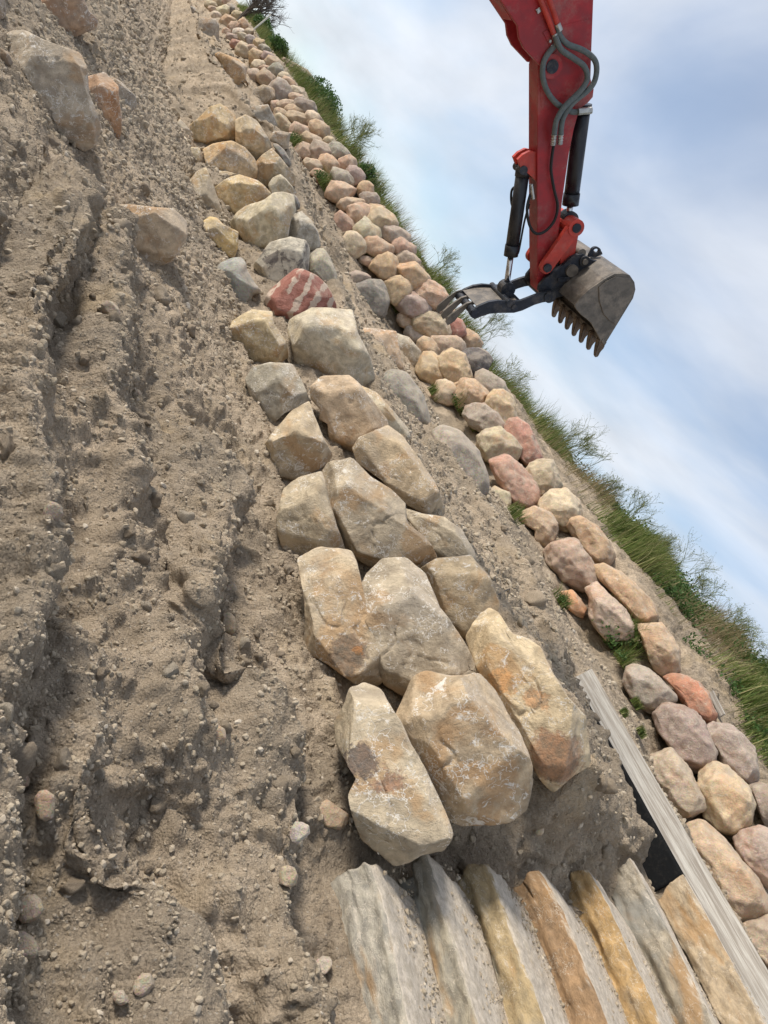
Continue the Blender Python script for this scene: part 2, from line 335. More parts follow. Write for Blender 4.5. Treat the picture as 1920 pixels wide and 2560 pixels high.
L_A = line([('4', 600, 0), ('4', 620, 280), ('4', 660, 420), ('4', 760, 640), ('4', 560, 1500), ('5', 410, 190), ('5', 270, 400), ('5', 240, 600), ('5', 600, 850), ('5', 700, 1000), ('5', 740, 1380)], Z=-1.36)
L_B = line([('4', 1290, 560), ('4', 1400, 760), ('4', 1330, 900), ('4', 1320, 1050), ('4', 1130, 1200), ('4', 1130, 1450), ('5', 1180, 0), ('5', 1200, 300), ('5', 1230, 700), ('5', 1240, 1100), ('5', 1180, 1380)], Z=-1.27)
L_base = line([(S_, 300, 0, 1.6), (S_, 400, 250, 2.0), (S_, 440, 380, 2.4), (S_, 540, 620, 2.9), (S_, 580, 850, 2.9), (S_, 660, 1150, 2.9), (S_, 730, 1500, 2.9), (S_, 800, 1800, 2.9), (S_, 860, 2080, 2.85)])
L_top = line([(S_, 470, 0), (S_, 540, 150), (S_, 617, 271), (S_, 725, 336), (S_, 737, 409), (S_, 745, 481), (S_, 798, 590), (S_, 845, 717), (S_, 885, 816), (S_, 943, 960), (S_, 1024, 1099), (S_, 1111, 1290), (S_, 1192, 1406), (S_, 1244, 1510), (S_, 1351, 1640), (S_, 1430, 1786)], Y=4.15)
L_cut = line([(S_, 520, 60), (S_, 600, 180), (S_, 690, 320), ('3', 740, 180), ('3', 1010, 580), ('8', 0, 850), ('8', 100, 1030), ('8', 260, 1250), ('8', 400, 1600), ('8', 600, 1896), ('7', 510, 300)], Y=6.0)
UB = [('A', 270, 200), ('A', 450, 560), ('A', 640, 900), ('B', 350, 280), ('B', 480, 450), ('B', 620, 700), ('B', 800, 950), ('B', 1000, 1350), ('C', 600, 1150), ('D', 200, 700), ('D', 450, 1150), ('E', 100, 450), ('E', 350, 650), ('E', 640, 1050), ('E', 830, 1400), ('7', 500, 100), ('7', 760, 350), ('7', 900, 640), ('7', 960, 1000), ('7', 1250, 1500), ('7', 1500, 2000)]
UT = [('A', 420, 50), ('A', 640, 330), ('A', 820, 550), ('A', 1000, 800), ('A', 1280, 1180), ('A', 1480, 1500), ('B', 1100, 600), ('B', 1300, 880), ('B', 1600, 1300), ('C', 1030, 800), ('C', 1200, 1050), ('D', 700, 200), ('D', 900, 500), ('D', 1100, 850), ('D', 1350, 1250), ('E', 800, 300), ('E', 1020, 620), ('E', 1400, 1100), ('8', 1000, 1480), ('8', 1130, 1700), ('G', 1000, 300), ('G', 1130, 650), ('G', 1560, 1150), ('G', 1750, 1500)]
SK = [('A', 440, -20), ('A', 600, 250), ('A', 720, 420), ('A', 850, 600), ('A', 1000, 750), ('A', 1200, 1000), ('A', 1450, 1350), ('A', 1620, 1520), ('B', 1080, 520), ('B', 1280, 750), ('B', 1420, 990), ('B', 1600, 1220), ('C', 980, 560), ('C', 1130, 740), ('C', 1230, 870), ('D', 780, 130), ('D', 980, 440), ('D', 1200, 760), ('D', 1420, 1010), ('D', 1570, 1170), ('E', 1070, 240), ('E', 1370, 610), ('E', 1620, 900), ('8', 1020, 1230), ('8', 1270, 1510), ('8', 1600, 1850), ('8', 1800, 2060)]
L_ub = line(UB, Y=7.9); L_ut = line(UT, Y=8.75); L_sk = line(SK, Y=11.0)
def colX():
    xs = [-2.0]; x = -2.0
    while x > -95: x -= .0052*max(1.9, abs(x)); xs.append(x)
    a = []; x = -2.0
    while x < 4.0: x += .0095 if x < 0 else .06; a.append(x)
    return np.array(sorted(xs+a))
XS = colX(); nx = len(XS)
def blend(x, a, b):
    t = np.clip((x-a)/(b-a), 0, 1); return t*t*(3-2*t)
f3 = np.stack([XS*.9, XS*0, XS*0], 1)
wob = lambda k, s, a: a*fbm(np.stack([XS*s, XS*0+k*7.7, XS*0], 1), 3, k)
_d = np.concatenate([np.linspace(0, 16, 30), np.linspace(17, 420, 300)]); _c = np.array([comp(d) for d in _d])
G = np.interp(np.abs(XS), _c, _c/np.maximum(_d, 1e-6)); G[np.abs(XS) < 16] = 1.0
near = 1-blend(-XS, 4.5, 8.0)                   # excavated benches fade out further along
stair = blend(XS, -2.00, -1.82)
NODES = []
def node(Y, Z): NODES.append((np.asarray(Y)+0*XS, np.asarray(Z)+0*XS))
yC, yA, yB = fn(L_C, 1, 19)(XS)+wob(1, 1.6, .045), fn(L_A, 1, 15)(XS)+wob(2, 1.5, .05), fn(L_B, 1, 13)(XS)+wob(3, 1.8, .04)
yC, yA, yB = yC*G, yA*G, yB*G
yA = np.maximum(yA, yC+.34); yB = np.maximum(yB, yA+.50)
gz = -1.55
node(-14, -1.9); node(-1.2, -1.62); node(.25, -1.52)
aA = np.clip(blend(-XS, 2.9, 3.5)+blend(XS, -1.95, -1.55), 0, 1); aB = blend(XS, -4.7, -4.0)
node(yC-.20, gz+near*(.02+wob(13, 2, .03)))
node(yC-.03, gz+near*(.33+wob(4, 2, .04)))
node(yC+.05, gz+near*(.33+wob(4, 2, .04)))
node(yC+.26, gz+near*(.03+wob(5, 2, .04)))
node(yA-.03, gz+near*((.27+wob(6, 2, .04))*aA+.09*(1-aA)))
node(yA+.04, gz+near*((.27+wob(6, 2, .04))*aA+.10*(1-aA)))
node(yA+.42, gz+near*((-.02-.08*np.exp(-((XS+1.45)/.32)**2)+wob(7, 2, .04))*aA+.16*(1-aA)))
node(yB-.04, gz+.04+near*((.30+wob(9, 2, .03))*aB+.05*(1-aB)))
node(yB+.04, gz+.04+near*((.30+wob(9, 2, .03))*aB+.05*(1-aB)))
node(yB+.25, gz+.05+near*(.02+wob(10, 2, .03)))
yb, zb = fn(L_base, 1)(XS), fn(L_base, 2)(XS)
yb2 = np.maximum(yb, yB+.45); zb = np.maximum(zb*yb2/yb, -1.62); yb = yb2
node(yb-.15, zb*.55+(gz+.1)*.45-.10*stair); node(yb, zb-.12*stair)
yt, zt = fn(L_top, 1)(XS), fn(L_top, 2)(XS); yt = np.maximum(yt, yb+.25)
zs = -.93                                       # under the flight of stone steps
sM, sT, s5, s6 = blend(XS, -2.22, -1.98), blend(XS, -2.50, -2.10), blend(XS, -2.70, -2.28), blend(XS, -2.85, -2.52)
xbd = atY(px('7', 500, 285), 6.33)[0]; bm_ = blend(XS, xbd-.12, xbd+.05)
L_gap = line([('7', 490, 330), ('7', 620, 640), ('7', 750, 900), ('7', 870, 1180), ('7', 980, 1380)], Y=5.95); zgap = fn(L_gap, 2)(XS)+.03
node(yb*.5+yt*.5, (zb*.42+zt*.58-.04)*(1-sM)+(-1.14)*sM)
node(yt, zt*(1-sT)+zs*sT)
yc, zc_ = fn(L_cut, 1)(XS), fn(L_cut, 2)(XS)
zA = (zc_-.17)*(1-bm_)+(zgap-.02)*bm_
node(np.maximum(5.0*G, yt+.06), (zt*.62+zA*.38-.10)*(1-s5)+(-.74)*s5)
y58 = np.maximum(5.82*G, yt+.2)
node(y58+wob(11, 1.5, .06)*G, zA*(1-s6)+(-.53)*s6)
node(y58+.16*G+wob(12, 2.5, .03)*G, (zc_*(1-bm_)+(zgap-.03)*bm_)*(1-s6)+(-.53)*s6)
zub, zut, zsk = fn(L_ub, 2)(XS), fn(L_ut, 2)(XS), fn(L_sk, 2)(XS)
node(y58+.28*G, zc_*(1-bm_)+np.minimum(-.36, zgap-.15)*bm_)
node(y58+.51*G, (zc_+.01)*(1-bm_)+(-.42)*bm_)
node(y58+.58*G, (zc_+.012)*(1-bm_)+(.035)*bm_)
node(y58+.93*G, (zc_*.55+zub*.45-.05)*(1-bm_)+(zub*.12+.055)*bm_)
yub = np.maximum(7.9*G, y58+1.1*G); yut = yub+.85*G
node(yub, zub); node(yut, zut+.02); node(yut+.55*G, zut*.82+zsk*.18+.05); node(yut+2.25*G, zsk); node(yut+5.2, zsk+.25); node(90, zsk+.6)
seg = [6, 34, 14, 22, 6, 18, 20, 6, 36, 34, 6, 20, 18, 12, 26, 26, 30, 26, 8, 8, 8, 8, 16, 30, 20, 14, 26, 10, 10]
print('nodes', len(NODES), len(seg))
seg = seg[:len(NODES)-1]
NY = np.stack([n[0] for n in NODES]); NZ = np.stack([n[1] for n in NODES])
rows = []
for i in range(len(NODES)-1):
    for k in range(seg[i]): rows.append((i, k/seg[i]))
rows.append((len(NODES)-2, 1.0))
Yg = np.stack([NY[i]*(1-t)+NY[i+1]*t for i, t in rows]); Zg = np.stack([NZ[i]*(1-t)+NZ[i+1]*t for i, t in rows])
for _ in range(1):
    Zg[1:-1] = Zg[:-2]*.25+Zg[1:-1]*.5+Zg[2:]*.25
Xg = np.broadcast_to(XS, Yg.shape).copy(); nr = len(rows)
P = np.stack([Xg, Yg, Zg], 2).reshape(-1, 3)
def normals(G):
    du = np.gradient(G, axis=1); dv = np.gradient(G, axis=0); n = np.cross(du, dv); n /= np.linalg.norm(n, axis=2, keepdims=True)+1e-9
    n[n[..., 2] < 0] *= -1; return n
N = normals(P.reshape(nr, nx, 3)).reshape(-1, 3)
dist = np.linalg.norm(P, axis=1)
Yn = P[:, 1]/np.tile(G, nr)
calm = np.where((P[:, 1] > 5.9) & (P[:, 1] < 7.9), .6, 1.0)*np.where((P[:, 1] > 6.0) & (P[:, 1] < 6.7) & (P[:, 0] > xbd-.3), .25, 1.0)*np.where((P[:, 0] > -2.05) & (P[:, 1] > 2.8), .3, 1.0)
warp = P+.12*np.stack([fbm(P*1.7, 2, 31), fbm(P*1.7+9, 2, 32), fbm(P*1.7+5, 2, 33)], 1)
h = .055*fbm(warp*2.2, 5, 3, .55)*calm+.16*fbm(P*.35, 3, 5)*np.clip((dist-6)/8, 0, 1)*np.where(P[:, 1] < 3, 1, .25)
w1, id1 = worley(warp*9.0, 4); h += .085*np.clip(.62-w1, 0, .5)*(id1 > .5)*calm
w3, id3 = worley(warp*15.0+40, 14); h += .050*np.clip(.6-w3, 0, .5)*(id3 > .45)*calm
w2, id2 = worley(warp*22.0, 6); h += .026*np.clip(.6-w2, 0, .5)*calm*(id2 > .3)
rough = fbm(warp*12, 3, 8); h += .016*rough*calm
ridge = 1-np.abs(fbm(warp*np.array([2.2, 5.0, 5.0]), 3, 12)); h += .022*(ridge-.6)*calm; h += .011*fbm(np.stack([P[:, 0]*26, P[:, 1]*2.5, P[:, 2]*2.5], 1), 3, 41)*np.clip((N[:, 1]*-1-.25)*3, 0, 1)*(Yn < 2.9)
near_m = (dist < 7)
for (v_, x_, y_, rx_, ry_, dz_) in (('S', 235, 1960, .42, .20, -.10), ('S', 400, 1640, .30, .16, .13), ('S', 520, 1690, .34, .10, -.12), ('S', 330, 1180, .35, .16, .10), ('S', 210, 1330, .5, .13, -.13), ('S', 560, 1330, .30, .12, .08), ('S', 430, 1020, .5, .14, -.12), ('S', 330, 2280, .35, .14, .07), ('S', 640, 2200, .3, .12, -.09), ('S', 150, 1750, .4, .13, .07), ('S', 100, 700, .7, .25, -.16), ('S', 260, 560, .8, .2, .12)):
    r_ = ray(*px(v_, x_, y_)); q_ = r_*(-1.42/r_[2])                      # hollows dug and lumps left by the bucket
    g_ = np.exp(-(((P[:, 0]-q_[0]+.10*fbm(P*2.5, 2, 61))/rx_)**2+((P[:, 1]-q_[1]+.06*fbm(P*3.1, 2, 62))/ry_)**2)**1.4)
    h += dz_*g_*(Yn < 2.75)
rec = ((Yn > 3.0) & (Yn < 4.05) & (P[:, 0] < -2.0) & (P[:, 0] > -20))*.13+((Yn > 8.0) & (Yn < 8.7))*.14
Gm = rec.reshape(nr, nx)
for _ in range(3): Gm[1:-1] = Gm[:-2]*.25+Gm[1:-1]*.5+Gm[2:]*.25
P0 = P.copy()                                   # the slope before the stones are let into it
h = np.where(near_m | (Yn > 2.9), h, np.clip(h, -.3, .3)); P = P+N*(h-Gm.ravel())[:, None]
idx = np.arange(nr*nx).reshape(nr, nx)
Q = np.stack([idx[:-1, :-1], idx[:-1, 1:], idx[1:, 1:], idx[1:, :-1]], 2).reshape(-1, 4)
ground = mkobj('ground', mesh_np('ground', P, Q), DIRT); tag(ground, kind='structure')
BV = BVHTree.FromPolygons([tuple(p) for p in P.tolist()], Q.tolist())
BV0 = BVHTree.FromPolygons([tuple(p) for p in P0[:].tolist()], Q.tolist())
ORI = Vector((0, 0, 0))
def hit(x, y):
    h = BV.ray_cast(ORI, Vector(ray(x, y)), 200)
    return (np.array(h[0]), np.array(h[1])) if h[0] else (None, None)
def hit0(x, y):
    h = BV0.ray_cast(ORI, Vector(ray(x, y)), 200)
    return (np.array(h[0]), np.array(h[1])) if h[0] else (None, None)
def ground_at(x, y, z0=14):
    h = BV.ray_cast(Vector((x, y, z0)), Vector((0, 0, -1)), 50); return h[0] if h[0] else None
# ------------------------------------------------------------------ rocks
def ico(sub):
    bm = bmesh.new(); bmesh.ops.create_icosphere(bm, subdivisions=sub, radius=1)
    V = np.array([v.co[:] for v in bm.verts]); Fc = np.array([[v.index for v in f.verts] for f in bm.faces]); bm.free(); return V, Fc
ICO = {k: ico(k) for k in (2, 3, 4, 5, 6)}
WN = np.array([0, -.72, .69])
def rock(poly, color, kind='sandstone', name='boulder', label=None, cat='rock', group=None, style='block', thick=.62, push=.0, dist_=None, sub=None, seed=None, facing=.25, planes=None):
    """poly: outline in photo pixels, carried out to the slope, with a real body behind it"""
    poly = np.array(poly, float); poly = poly.mean(0)+(poly-poly.mean(0))*(1.045 if style != 'round' else 1.03)
    n = len(poly); area = 0; c = np.zeros(2)
    for i in range(n):
        a, b = poly[i], poly[(i+1) % n]; k = a[0]*b[1]-a[1]*b[0]; area += k; c += (a+b)*k
    c /= 3*area
    rc = ray(*c)
    if dist_ is None:
        H, _ = hit0(*c)
        d0 = np.linalg.norm(H) if H is not None else 12.
    else: d0 = dist_
    rs = np.random.RandomState(seed if seed is not None else int(abs(c[0]*13+c[1]*7)) % 99991)
    size = math.sqrt(abs(area)/2)*d0/F                    # typical width in metres
    D = thick*size*.5
    d = d0-D*push
    C = rc*d
    nrm = -rc*(1-facing)+WN*facing; nrm /= np.linalg.norm(nrm)
    pts = []
    for p in poly:
        r = ray(*p); t = (C@nrm)/(r@nrm); pts.append(r*t)
    zax = -rc
    xax = ix-zax*(ix@zax); xax /= np.linalg.norm(xax); yax = np.cross(zax, xax)
    L = np.array([[(p-C)@xax, (p-C)@yax, (p-C)@zax] for p in pts])
    th = np.arctan2(L[:, 1], L[:, 0]); rad = np.hypot(L[:, 0], L[:, 1]); zo = L[:, 2]
    # dense outline, rounded a little for boulders
    Lc = np.vstack([L, L[:1]]); dense = []
    for i in range(n):
        for t in np.linspace(0, 1, 24, endpoint=False): dense.append(Lc[i]*(1-t)+Lc[i+1]*t)
    dense = np.array(dense); a = np.arctan2(dense[:, 1], dense[:, 0]); rr = np.hypot(dense[:, 0], dense[:, 1])
    grid = np.linspace(-math.pi, math.pi, 361)[:-1]
    order = np.argsort(a); R = np.interp(grid, a[order], rr[order], period=2*math.pi)
    ZO = np.interp(grid, a[order], dense[order, 2], period=2*math.pi)
    w = {'block': 3, 'round': 10, 'boulder': 4}[style]
    ker = np.hanning(w*2+1); ker /= ker.sum()
    R = np.convolve(np.concatenate([R[-w:], R, R[:w]]), ker, 'valid'); ZO = np.convolve(np.concatenate([ZO[-w:], ZO, ZO[:w]]), ker, 'valid')
    if sub is None: sub = 6 if size*F/d > 190 else (5 if size*F/d > 75 else 4)
    V, Fc = ICO[sub]
    s = np.hypot(V[:, 0], V[:, 1]); m = {'block': 6.5, 'round': 2.6, 'boulder': 3.1}[style]
    k = (s**m+np.abs(V[:, 2])**m)**(-1/m)
    ff, gg = s*k, V[:, 2]*k
    t_ = np.arctan2(V[:, 1], V[:, 0]); Rv = np.interp(t_, grid, R, period=2*math.pi); Zv = np.interp(t_, grid, ZO, period=2*math.pi)
    X = np.stack([Rv*ff*np.cos(t_), Rv*ff*np.sin(t_), gg*D+Zv*ff], 1)
    npl = planes if planes is not None else {'block': 9, 'round': 4, 'boulder': 10}[style]
    sc = 1/size; o = rs.uniform(0, 90, 3)
    inner = .25+.75*(1-np.clip(ff, 0, 1)**6)
    def out(): return X/(np.linalg.norm(X, axis=1, keepdims=True)+1e-9)
    X = X+out()*({'block': .05, 'round': .035, 'boulder': .07}[style]*size*fbm(X*sc*1.6+o, 3, 3, .5)*inner)[:, None]
    az0 = rs.uniform(0, 6.28)
    for q_ in range(npl):                                 # flat quarry faces: one main face, then bevels right round it
        if q_ == 0: az, tl, cut = rs.uniform(0, 6.28), rs.uniform(.03, .30), (rs.uniform(.30, .42) if style == 'block' else rs.uniform(.14, .24))
        else:
            az = az0+q_*2.4+rs.uniform(-.5, .5); tl = rs.uniform(.55, 1.2) if style == 'block' else rs.uniform(.4, 1.25)
            cut = rs.uniform(.08, .22) if style == 'block' else rs.uniform(.05, .15)
        pn = np.array([math.cos(az)*math.sin(tl), math.sin(az)*math.sin(tl), math.cos(tl)])
        sup = (X@pn).max(); off = sup*(1-cut)
        wv = 1+(.02*fbm(X*sc*3+o+q_, 2, 50+q_) if style != 'round' else 0)
        e = np.maximum(X@pn-off*wv, 0); X = X-pn*e[:, None]
    nn = out(); Pn = X*sc
    stp = fbm(Pn*np.array([1.3, 1.3, 3.2])+o+7, 3, 5)
    disp = (.016 if style == 'block' else .010)*(np.round(stp*3)/3-stp*.4)*inner
    cr = np.abs(fbm(Pn*1.5+o+31, 3, 11)); disp -= (.022 if style == 'block' else .012)*np.clip(.05-cr, 0, 1)/.05*inner
    disp += {'block': .007, 'round': .006, 'boulder': .022}[style]*fbm(Pn*6+o, 4, 9, .62)
    X = X+nn*(disp*size)[:, None]
    me = mesh_np(name, X, Fc)
    o_ = mkobj(name, me, ROCK[kind], color=color)
    o_.matrix_world = Matrix(((xax[0], yax[0], zax[0], C[0]), (xax[1], yax[1], zax[1], C[1]), (xax[2], yax[2], zax[2], C[2]), (0, 0, 0, 1)))
    if label: tag(o_, label, cat, group)
    return o_
def P_(v, pts): return [px(v, *p) for p in pts]
def E_(v, cx, cy, a, b, ang=0, n=10, jag=.16):
    rs = np.random.RandomState(int(cx*3+cy)); out = []; g = math.radians(ang)
    for i in range(n):
        t = 2*math.pi*i/n; k = 1+rs.uniform(-jag, jag); q = 2.6
        ct, st = math.cos(t), math.sin(t); kk = (abs(ct)**q+abs(st)**q)**(-1/q)
        x, y = a*ct*k*kk, b*st*k*kk
        out.append(px(v, cx+x*math.cos(g)-y*math.sin(g), cy+x*math.sin(g)+y*math.cos(g)))
    return out
TAN, PALE, GOLD, ORG, BRN, GRY, MAU, PNK = (.43, .35, .25), (.50, .435, .33), (.47, .37, .23), (.45, .325, .21), (.36, .27, .19), (.29, .265, .225), (.31, .25, .225), (.44, .31, .235)
CRM, RED, DRK, LGY = (.54, .45, .32), (.36, .15, .11), (.105, .10, .10), (.38, .34, .275)
LW = 'sandstone blocks of the lower wall'
low = [
 ('3', [(430,180),(520,130),(690,135),(710,230),(760,330),(790,455),(720,460),(610,422),(520,440),(455,350),(440,270),(420,225)], PALE, 'sandstone', 'largest pale flat-faced sandstone block just below the red striped stone'),
 ('3', [(155,230),(180,180),(260,128),(345,140),(350,190),(400,260),(415,330),(380,360),(290,365),(210,300)], GOLD, 'sandstone', 'golden yellow banded rock left of the largest pale block, half in soil'),
 ('3', [(235,430),(270,380),(340,362),(430,370),(470,440),(505,530),(400,570),(350,615),(300,600),(260,520)], LGY, 'sandstone', 'smooth grey buried block with a small rust spot, below the golden banded rock'),
 ('3', [(515,470),(560,425),(680,425),(720,460),(830,600),(840,640),(730,680),(690,740),(640,760),(600,720),(590,620),(555,600),(560,560),(520,520)], (.44,.33,.23), 'sandstone', 'mauve topped tan block with a chipped lower corner, below the largest pale block'),
 ('3', [(722,455),(800,490),(930,640),(945,705),(880,690),(825,655),(780,560)], PALE, 'sandstone', 'thin pale leaning slab wedged behind the mauve topped block'),
 ('3', [(310,720),(370,640),(430,570),(505,530),(530,600),(570,700),(600,760),(560,800),(440,870),(370,860),(320,800)], (.43,.34,.235), 'sandstone', 'yellowish block with white branching veins, on the soil edge of the lower wall'),
 ('3', [(700,730),(730,690),(850,635),(910,680),(960,750),(1040,870),(1085,980),(1095,1030),(1020,1010),(920,960),(820,860),(720,790)], (.44,.34,.23), 'sandstone', 'long brown-faced block slanting down beside the grey boulders'),
 ('3', [(570,830),(600,800),(700,785),(770,860),(850,910),(915,970),(920,1050),(1000,1110),(1045,1190),(990,1245),(930,1215),(780,1240),(680,1170),(620,1050),(580,940)], (.43,.355,.265), 'sandstone', 'big flat beige block mid way along the lower wall, right of the white dusted one'),
 ('3', [(370,1040),(400,910),(470,860),(560,835),(590,960),(620,1060),(660,1165),(560,1165),(465,1210),(400,1160),(380,1100)], (.41,.335,.24), 'sandstone', 'olive tan block heavily dusted with white along its ridge'),
 ('3', [(908,985),(1000,1015),(1090,1030),(1160,1080),(1215,1170),(1230,1222),(1170,1200),(1060,1218),(1020,1130),(950,1050)], (.43,.36,.27), 'sandstone', 'small wedge shaped block above the dark crevice, beside the cut soil'),
 ('3', [(985,1260),(1060,1215),(1200,1195),(1280,1290),(1320,1400),(1310,1450),(1260,1470),(1200,1560),(1110,1490),(1060,1400),(1030,1320)], (.44,.345,.235), 'sandstone', 'squarish tan block with thin white cracks next to the twig'),
 ('3', [(465,1220),(560,1170),(690,1185),(720,1290),(750,1450),(830,1690),(800,1745),(700,1728),(600,1650),(490,1590),(500,1480),(490,1350)], (.46,.37,.265), 'charred', 'long upright block with a charred rusty lower end on the soil side'),
 ('3', [(735,1380),(770,1290),(830,1230),(930,1220),(1010,1290),(1060,1420),(1140,1530),(1200,1640),(1235,1710),(1100,1712),(985,1760),(943,1793),(837,1737),(790,1600),(750,1480)], (.42,.35,.265), 'sandstone', 'broad smooth beige block directly above the biggest white spattered block'),
 ('7', [(-110,90),(-37,-33),(27,-72),(91,-8),(130,80),(230,110),(290,150),(350,280),(420,400),(510,500),(530,650),(545,750),(440,820),(350,905),(290,840),(190,660),(100,510),(30,380),(-40,260),(-80,170)], (.53,.42,.28), 'marbled', 'orange and white marbled block with a rust brown broken end, nearest the board'),
 ('K', [(505,430),(560,320),(620,190),(700,155),(860,185),(960,180),(1040,155),(1130,250),(1230,430),(1300,560),(1370,740),(1380,850),(1350,1040),(1240,1120),(1150,1140),(930,1150),(860,1120),(780,1030),(710,880),(600,640),(530,540)], (.42,.325,.225), 'sandstone', 'biggest tan block spattered white, with a scooped grey lower corner'),
 ('K', [(60,480),(130,380),(170,270),(260,225),(370,270),(430,400),(500,500),(560,650),(640,780),(720,930),(790,1080),(830,1190),(790,1330),(640,1350),(540,1400),(450,1420),(350,1330),(250,1240),(190,1080),(165,950),(210,850),(130,720),(70,620)], (.45,.37,.27), 'soot', 'long block with a black and white stain patch, just above the stone steps'),
 ('I', [(590,800),(650,690),(760,600),(900,490),(970,485),(1110,540),(1200,620),(1260,720),(1310,830),(1320,890),(1200,905),(1050,920),(900,975),(830,985),(740,950),(650,910),(630,850)], RED, 'striped', 'red rock with cream diagonal stripes'),
 ('I', [(480,430),(560,330),(650,200),(850,150),(1000,180),(1045,260),(1040,400),(1030,500),(950,500),(860,560),(760,620),(660,690),(580,600),(530,520)], (.50,.45,.37), 'stained', 'whitish rock with black lichen stains just above the red striped stone'),
 ('I', [(1045,400),(1060,320),(1130,255),(1210,265),(1270,360),(1330,500),(1350,650),(1300,720),(1250,700),(1200,640),(1110,560),(1045,500)], (.38,.34,.265), 'granite', 'smooth oval olive grey cobble right of the black stained rock'),
 ('I', [(80,470),(130,400),(250,350),(340,345),(390,400),(400,480),(470,600),(560,700),(460,730),(420,860),(300,800),(230,720),(160,580),(90,520)], (.30,.30,.275), 'granite', 'blue grey rock sunk in loose soil left of the red striped stone'),
 ('H', [(725,1330),(800,1220),(900,1150),(1080,1090),(1170,1020),(1260,1010),(1370,1040),(1390,1200),(1330,1290),(1310,1480),(1180,1540),(1060,1650),(980,1670),(930,1600),(860,1460),(800,1400)], (.49,.42,.30), 'sandstone', 'broad cream block above the black stained rock, beside the gold one'),
 ('H', [(1125,920),(1170,850),(1250,815),(1310,870),(1410,1000),(1380,1070),(1240,1060),(1160,1060)], (.46,.40,.30), 'sandstone', 'knobbly cream rock with dark specks sitting on top of the broad cream block'),
 ('H', [(1310,1480),(1320,1350),(1390,1230),(1470,1200),(1560,1290),(1630,1400),(1665,1560),(1600,1640),(1530,1590),(1420,1480)], (.40,.365,.31), 'sandstone', 'greyish layered rock between the broad cream block and the terrace soil'),
 ('H', [(1370,1010),(1420,1040),(1450,1110),(1450,1170),(1400,1190),(1375,1120)], (.17,.16,.15), 'granite', 'small dark grey stone tucked behind the knobbly cream rock'),
 ('H', [(320,300),(400,240),(520,120),(620,90),(690,130),(770,210),(790,330),(780,480),(680,470),(560,490),(400,510),(320,420)], (.49,.375,.23), 'sandstone', 'big golden tan block with a shaded right side, topmost of the lower pile'),
 ('H', [(785,260),(830,230),(900,205),(1000,260),(1060,350),(1140,470),(1150,540),(1060,620),(1000,675),(920,600),(790,490)], (.46,.36,.24), 'sandstone', 'tall tan block with a grey triangular foot, right of the topmost golden block'),
 ('H', [(480,650),(450,560),(560,500),(740,475),(870,540),(960,640),(1000,720),(990,860),(920,845),(780,800),(560,785),(540,840),(500,740)], (.50,.35,.20), 'sandstone', 'orange topped rock with a hollow brown underside'),
 ('H', [(540,770),(700,785),(830,820),(720,860),(610,900),(560,860)], (.47,.37,.24), 'sandstone', 'small tan rock peeping out under the orange topped rock'),
 ('H', [(580,950),(700,860),(820,820),(1000,880),(1080,950),(1150,1030),(1000,1110),(880,1180),(760,1255),(680,1200),(620,1080)], (.50,.38,.22), 'sandstone', 'golden rock with a pale grey slanting lower edge, above the broad cream block'),
 ('H', [(1000,690),(1060,620),(1160,545),(1250,650),(1400,830),(1385,940),(1250,850),(1110,940),(1010,870)], (.38,.30,.20), 'sandstone', 'brown crusted angular rock right of the orange topped one'),
 ('H', [(190,740),(200,610),(150,480),(240,415),(300,450),(290,530),(400,540),(470,680),(480,750),(400,760),(320,850),(240,830)], (.47,.38,.25), 'sandstone', 'cream double humped rock at the left edge of the pile, under the small wedge'),
 ('H', [(280,930),(390,790),(480,755),(540,900),(600,1080),(660,1240),(730,1300),(680,1340),(560,1270),(460,1280),(410,1240),(420,1170),(320,1110),(300,1030)], (.45,.36,.24), 'sandstone', 'long thin tan slab with a notch, left of the golden rock'),
 ('H', [(425,1320),(520,1260),(590,1270),(660,1340),(800,1410),(800,1560),(770,1660),(640,1700),(570,1570),(500,1430),(425,1380)], (.55,.40,.19), 'sandstone', 'bright yellow ochre rock alone on the soil edge, left of the broad cream block'),
 ('H', [(80,410),(140,310),(210,245),(260,300),(320,370),(300,420),(240,410),(150,460)], (.38,.315,.225), 'sandstone', 'small wedge rock at the upper left tip of the lower pile'),
 ('H', [(905,140),(960,110),(1120,95),(1180,220),(1210,300),(1200,360),(1110,390),(1060,330),(980,240)], (.30,.26,.215), 'sandstone', 'grey cube shaped rock at the upper end of the row, below the brown one'),
 ('H', [(1140,440),(1170,375),(1240,360),(1350,385),(1340,450),(1330,540),(1280,550),(1220,490),(1150,470)], (.38,.31,.24), 'sandstone', 'small rock with a white tipped crest below the grey cube shaped rock'),
 ('H', [(1155,490),(1220,500),(1290,560),(1350,660),(1355,740),(1290,700),(1210,570)], (.20,.19,.18), 'granite', 'dark slate grey rock behind the tall tan block'),
 ('A', [(540,970),(620,930),(740,880),(850,920),(860,1020),(810,1110),(780,1100),(590,1120),(570,1030)], (.32,.25,.175), 'sandstone', 'brown cube shaped rock with a tan rim leaning on the far terrace edge'),
 ('A', [(230,570),(300,550),(480,620),(570,690),(550,780),(540,850),(630,905),(540,985),(480,940),(420,860),(360,760),(290,640)], (.42,.265,.14), 'sandstone', 'rust orange slab shaped rock at the far terrace edge'),
 ('A', [(50,330),(85,200),(130,185),(240,200),(275,260),(275,430),(170,490),(120,430),(70,360)], (.34,.285,.235), 'sandstone', 'grey rock with an orange cap, farthest large one on the terrace edge'),
 ('A', [(-20,60),(30,80),(60,130),(95,210),(60,230),(10,170)], (.20,.18,.165), 'sandstone', 'small shaded grey rock at the top of the photo beside the far terrace'),
]
